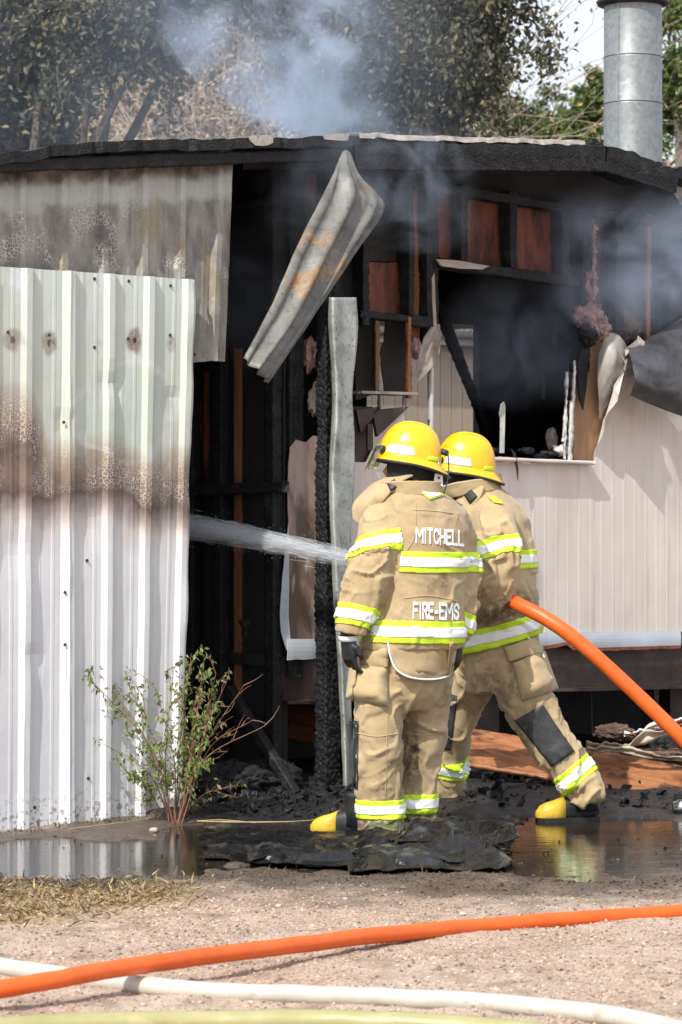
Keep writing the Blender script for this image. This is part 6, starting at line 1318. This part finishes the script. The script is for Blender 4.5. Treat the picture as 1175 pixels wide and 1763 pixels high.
applique('pocket_flap', bt2, [(868, 1116), (918, 1098), (938, 1124), (878, 1140)], .016, M['cloth'], tro2_o, org2, 18, 12, puff=.02, dflt=13.4, wrk=.004, seed=25, thick=.006)
applique('knee_patch', bt2, [(886, 1240), (935, 1214), (989, 1294), (952, 1320)], .005, M['blackpad'], tro2_o, org2, 16, 18, dflt=13.4, thick=.005)
applique('knee_patch', bt2, [(760, 1190), (788, 1198), (776, 1292), (758, 1290)], .004, M['blackpad'], tro2_o, org2, 10, 14, dflt=13.8)
pc = np.array([cast(bt2, x, y, 13.4)[0] + unit(EYE - nl[0]) * .03 for x, y in spline(np.array([(908, 1096), (922, 1112), (934, 1124), (938, 1132)], float), 20)]); MB().tube(pc - org2, .005, 8).build('piping', M['pipingw'], coat2_o, smooth=True)
b2h = G(1034, 1412); boot(p2, org2, np.array([b2h[0] - .01, nl[-1][1] + .03, 0]), np.array([-.90, -.18, 0]), .30, .2); boot(p2, org2, np.array([fl2[-1][0] + .05, fl2[-1][1], 0]), np.array([-.95, .3, 0]), .30, .2)
yaw2 = R(196)
head_body(p2, org2, Q2(797, 806, .0), R(178), Q2(813, 848, .0)); hel2, T2 = helmet(p2, org2, Q2(801, 806, .0), R(176), R(-8), R(-2), 2)
m = MB(); q = np.linspace(0, 2 * math.pi, 20); c = Q2(861, 826, .0); m.tube(np.array([c + np.array([.007 * math.cos(t), 0, .026 * math.sin(t)]) for t in q]) - org2, .0015, 6, cap=False); o = m.build('tag_ring', M['steel'], hel2, smooth=True)
MB().box(c - org2 + np.array([-.007, -.001, -.052]), c - org2 + np.array([.007, .001, -.022])).build('name_tag', M['galv'], o)
hd_l = glove(p2, org2, la2[-1] + np.array([-.02, .0, 0]), np.array([-1, .1, -.05]), np.array([0, .6, .8]), .9, -1); hd_r = glove(p2, org2, ra2[-1] + np.array([-.02, -.02, 0]), np.array([-1, -.2, .05]), np.array([0, -.6, .8]), .9, 1)

# attack hose held under the arm, with its nozzle
hp = [P(640, 968, 13.82), P(700, 972, 13.80), P(770, 985, 13.68), P(832, 1008, 13.50), P(885, 1037, 13.24), P(945, 1068, 13.12), P(1005, 1112, 13.08), P(1075, 1175, 13.05), P(1150, 1247, 13.02), P(1230, 1325, 13.0), P(1330, 1400, 12.95), P(1480, 1436, 12.8), P(1900, 1436, 12.8)]
hp = [np.array(p) for p in hp]; hp[-1][2] = hp[-2][2] = .05
c = spline(hp, 200); o_ = np.array([c[60][0], c[60][1], 0]); ahose = MB().tube(c[14:] - o_, .034 * (1 + .03 * fbm(np.stack([np.linspace(0, 30, 186), np.zeros(186), np.zeros(186)], -1), 3)), 24).build('attack_hose', M['orangehose'], None, smooth=True, label='orange attack hose slanting from the lunging person down to the ground', cat='fire hose'); ahose.location = o_
nz = MB(); nd = unit(c[0] - c[16]); nz.tube(np.array([c[16], c[16] + nd * .05, c[16] + nd * .06, c[16] + nd * .16, c[16] + nd * .17, c[16] + nd * .21]) - o_, [.040, .040, .032, .03, .038, .034], 20).build('nozzle', M['black'], ahose, smooth=True)
NOZ = c[16] + nd * .21
# ------------------------------------------------------------------ water jet
jd = P(318, 908, 14.28); jv = unit(jd - NOZ)
j_end = NOZ + (jd - NOZ) * 1.25; jl = np.linalg.norm(j_end - NOZ)
jx = unit(np.cross(jv, [0, 0, 1.0])); jz = np.cross(jx, jv); jr = np.random.default_rng(2)
def jr_at(t): return .036 + .030 * t
def jc(t): return NOZ + np.outer(t, j_end - NOZ) + np.outer(-.05 * (t - t * t) * -1, [0, 0, 1])
Vs, Fs, base = [], [], 0
nst = 5200; t0 = jr.uniform(0, 1, nst) ** .8; ln = jr.uniform(.02, .10, nst); rr_ = np.abs(jr.normal(0, .52, nst)); aa = jr.uniform(0, 2 * math.pi, nst); th = jr.uniform(.0003, .0011, nst)
A0 = jc(t0) + (jx * np.cos(aa)[:, None] + jz * np.sin(aa)[:, None]) * (rr_ * jr_at(t0))[:, None]; t1 = np.minimum(1, t0 + ln); B0 = jc(t1) + (jx * np.cos(aa)[:, None] + jz * np.sin(aa)[:, None]) * (rr_ * jr_at(t1))[:, None]
md = (A0 + B0) / 2; k3 = [jx, -.5 * jx + .87 * jz, -.5 * jx - .87 * jz]
SV = np.concatenate([A0[:, None], np.stack([md + q * th[:, None] for q in k3], 1), B0[:, None]], 1); sf = np.array([(0, 1, 2), (0, 2, 3), (0, 3, 1), (4, 2, 1), (4, 3, 2), (4, 1, 3)])
wt_ = NT('white_water'); w1 = wt_.n('BsdfPrincipled', {'Base Color': (.86, .89, .93, 1), 'Roughness': .3}); w2 = wt_.n('BsdfTranslucent', {0: (.86, .89, .93, 1)}); wm = wt_.n('MixShader', {0: .45, 1: w1.outputs[0], 2: w2.outputs[0]}); wt_.t.links.new(wm.outputs[0], wt_.out.inputs[0])
jet = empty('water_jet', NOZ, 0, 'white jet of water shooting from the hose into the dark opening', 'water jet')
obj('water_strands', SV.reshape(-1, 3) - NOZ, (np.arange(nst)[:, None, None] * 5 + sf).reshape(-1, 3), wt_.m, jet, kind='stuff')
core = MB(); tt = np.linspace(0, 1, 40); core.tube(jc(tt) - NOZ, 1.15 * jr_at(tt), 20)
vm = NT('spray'); v = vm.n('TexCoord').outputs['Object']
rotm = Matrix([jv, jx, jz]).to_euler()
mp = vm.n('Mapping', {0: v, 'Rotation': tuple(rotm), 'Scale': (1, 1, 1)}).outputs[0]; mp2 = vm.n('Mapping', {0: mp, 'Scale': (1.2, 26, 26)}).outputs[0]
dn = vm.math('MULTIPLY', vm.smooth(vm.noise(mp2, 3.0, 4), .38, .72), 24.0)
pv = vm.n('VolumePrincipled', {'Color': (.95, .97, 1, 1), 'Density': dn, 'Anisotropy': .1}); vm.t.links.new(pv.outputs[0], vm.out.inputs['Volume'])
core.build('water_spray', vm.m, jet, smooth=True, kind='stuff')
# ------------------------------------------------------------------ smoke
def smoke(name, label, path, rads, dens, scale, thr, soft, seed, col=(.66, .77, .95), stretch=(1, 1, 1), amp=.22):
    """closed lumpy hull along a path; density thins towards its skin and breaks up into wisps"""
    c = spline(path, 24); rad = np.interp(np.linspace(0, 1, 24), np.linspace(0, 1, len(rads)), rads); rad[0] *= .25; rad[-1] *= .25
    o_ = c.mean(0); m = MB(); m.tube(c - o_, rad, 22); V = m.verts()
    cc = np.vstack([np.repeat(c - o_, 22, 0)]); V = cc + (V - cc) * (1 + amp * fbm(V * 2.2, 2, seed))[:, None]
    t = NT(name + '_volume'); v = t.co(scale=stretch, loc=(seed, seed * .7, 0))
    n = t.noise(v, scale, 5, .58, 1.4)
    gen = t.xyz(t.n('TexCoord').outputs['Generated']); f = None
    for g_ in gen:
        e = t.math('ABSOLUTE', t.math('MULTIPLY_ADD', g_, 2.0, -1.0)); k = t.math('SUBTRACT', 1.0, t.smooth(e, .35, 1.0)); f = k if f is None else t.math('MULTIPLY', f, k)
    d = t.math('MULTIPLY', t.math('MULTIPLY', t.smooth(n, thr, thr + soft), f), dens)
    p_ = t.n('VolumePrincipled', {'Color': (*col, 1), 'Density': d, 'Anisotropy': .2}); t.t.links.new(p_.outputs[0], t.out.inputs['Volume'])
    o = obj(name, V, m.F, t.m, None, kind='stuff', label=label, cat='smoke'); o.location = o_; return o
smoke('smoke', 'pale blue smoke plume rising from the roof gap', [P(600, 330, 14.6), P(590, 250, 14.7), P(570, 170, 15.0), P(540, 90, 15.3), P(480, 0, 15.6), P(440, -70, 15.8)], [.25, .34, .42, .55, .7, .8], 3.6, 2.6, .46, .26, 3)
smoke('smoke', 'thin smoke drifting in front of the charred gable left of the window', [P(440, 300, 14.0), P(520, 330, 14.0), P(620, 310, 14.1), P(720, 330, 14.4), P(790, 370, 14.7)], [.26, .34, .36, .32, .22], 2.0, 3.0, .42, .3, 7)
smoke('smoke', 'bluish smoke filling the window opening', [P(780, 520, 15.6), P(840, 560, 15.7), P(920, 600, 15.9), P(960, 690, 16.0)], [.22, .42, .46, .3], 2.7, 2.6, .35, .35, 9)
smoke('smoke', 'hazy smoke under the right end of the eave', [P(930, 400, 15.2), P(1020, 420, 15.3), P(1110, 450, 15.4), P(1230, 470, 15.6)], [.26, .42, .46, .4], 2.4, 2.4, .38, .32, 12)
smoke('smoke', 'dim smoke hanging in the shed opening', [P(420, 380, 14.3), P(440, 520, 14.3), P(450, 660, 14.35)], [.22, .30, .2], 1.1, 2.6, .36, .35, 15)

# fine drops thrown off the jet
nd_ = 900; td = jr.uniform(.15, 1, nd_); dv_ = jr.normal(size=(nd_, 3)); dv_ /= np.linalg.norm(dv_, axis=1)[:, None]
DC = jc(td) + dv_ * (jr_at(td) * (1.0 + np.abs(jr.normal(0, .55, nd_))))[:, None]; rdp = jr.uniform(.0006, .0018, nd_)
o8 = np.array([(1, 0, 0), (-1, 0, 0), (0, 1, 0), (0, -1, 0), (0, 0, 1), (0, 0, -1)]); f8 = np.array([(0, 2, 4), (2, 1, 4), (1, 3, 4), (3, 0, 4), (2, 0, 5), (1, 2, 5), (3, 1, 5), (0, 3, 5)])
obj('water_drops', (DC[:, None] + o8[None] * rdp[:, None, None] + 0).reshape(-1, 3) - NOZ, (np.arange(nd_)[:, None, None] * 6 + f8).reshape(-1, 3), wt_.m, jet, kind='stuff')
smoke('smoke', 'faint blue haze of smoke lying between the roof and the trees', [P(-200, 150, 19), P(200, 130, 19.5), P(600, 120, 20), P(900, 160, 20)], [1.2, 1.7, 1.8, 1.0], .10, .7, .30, .4, 21)
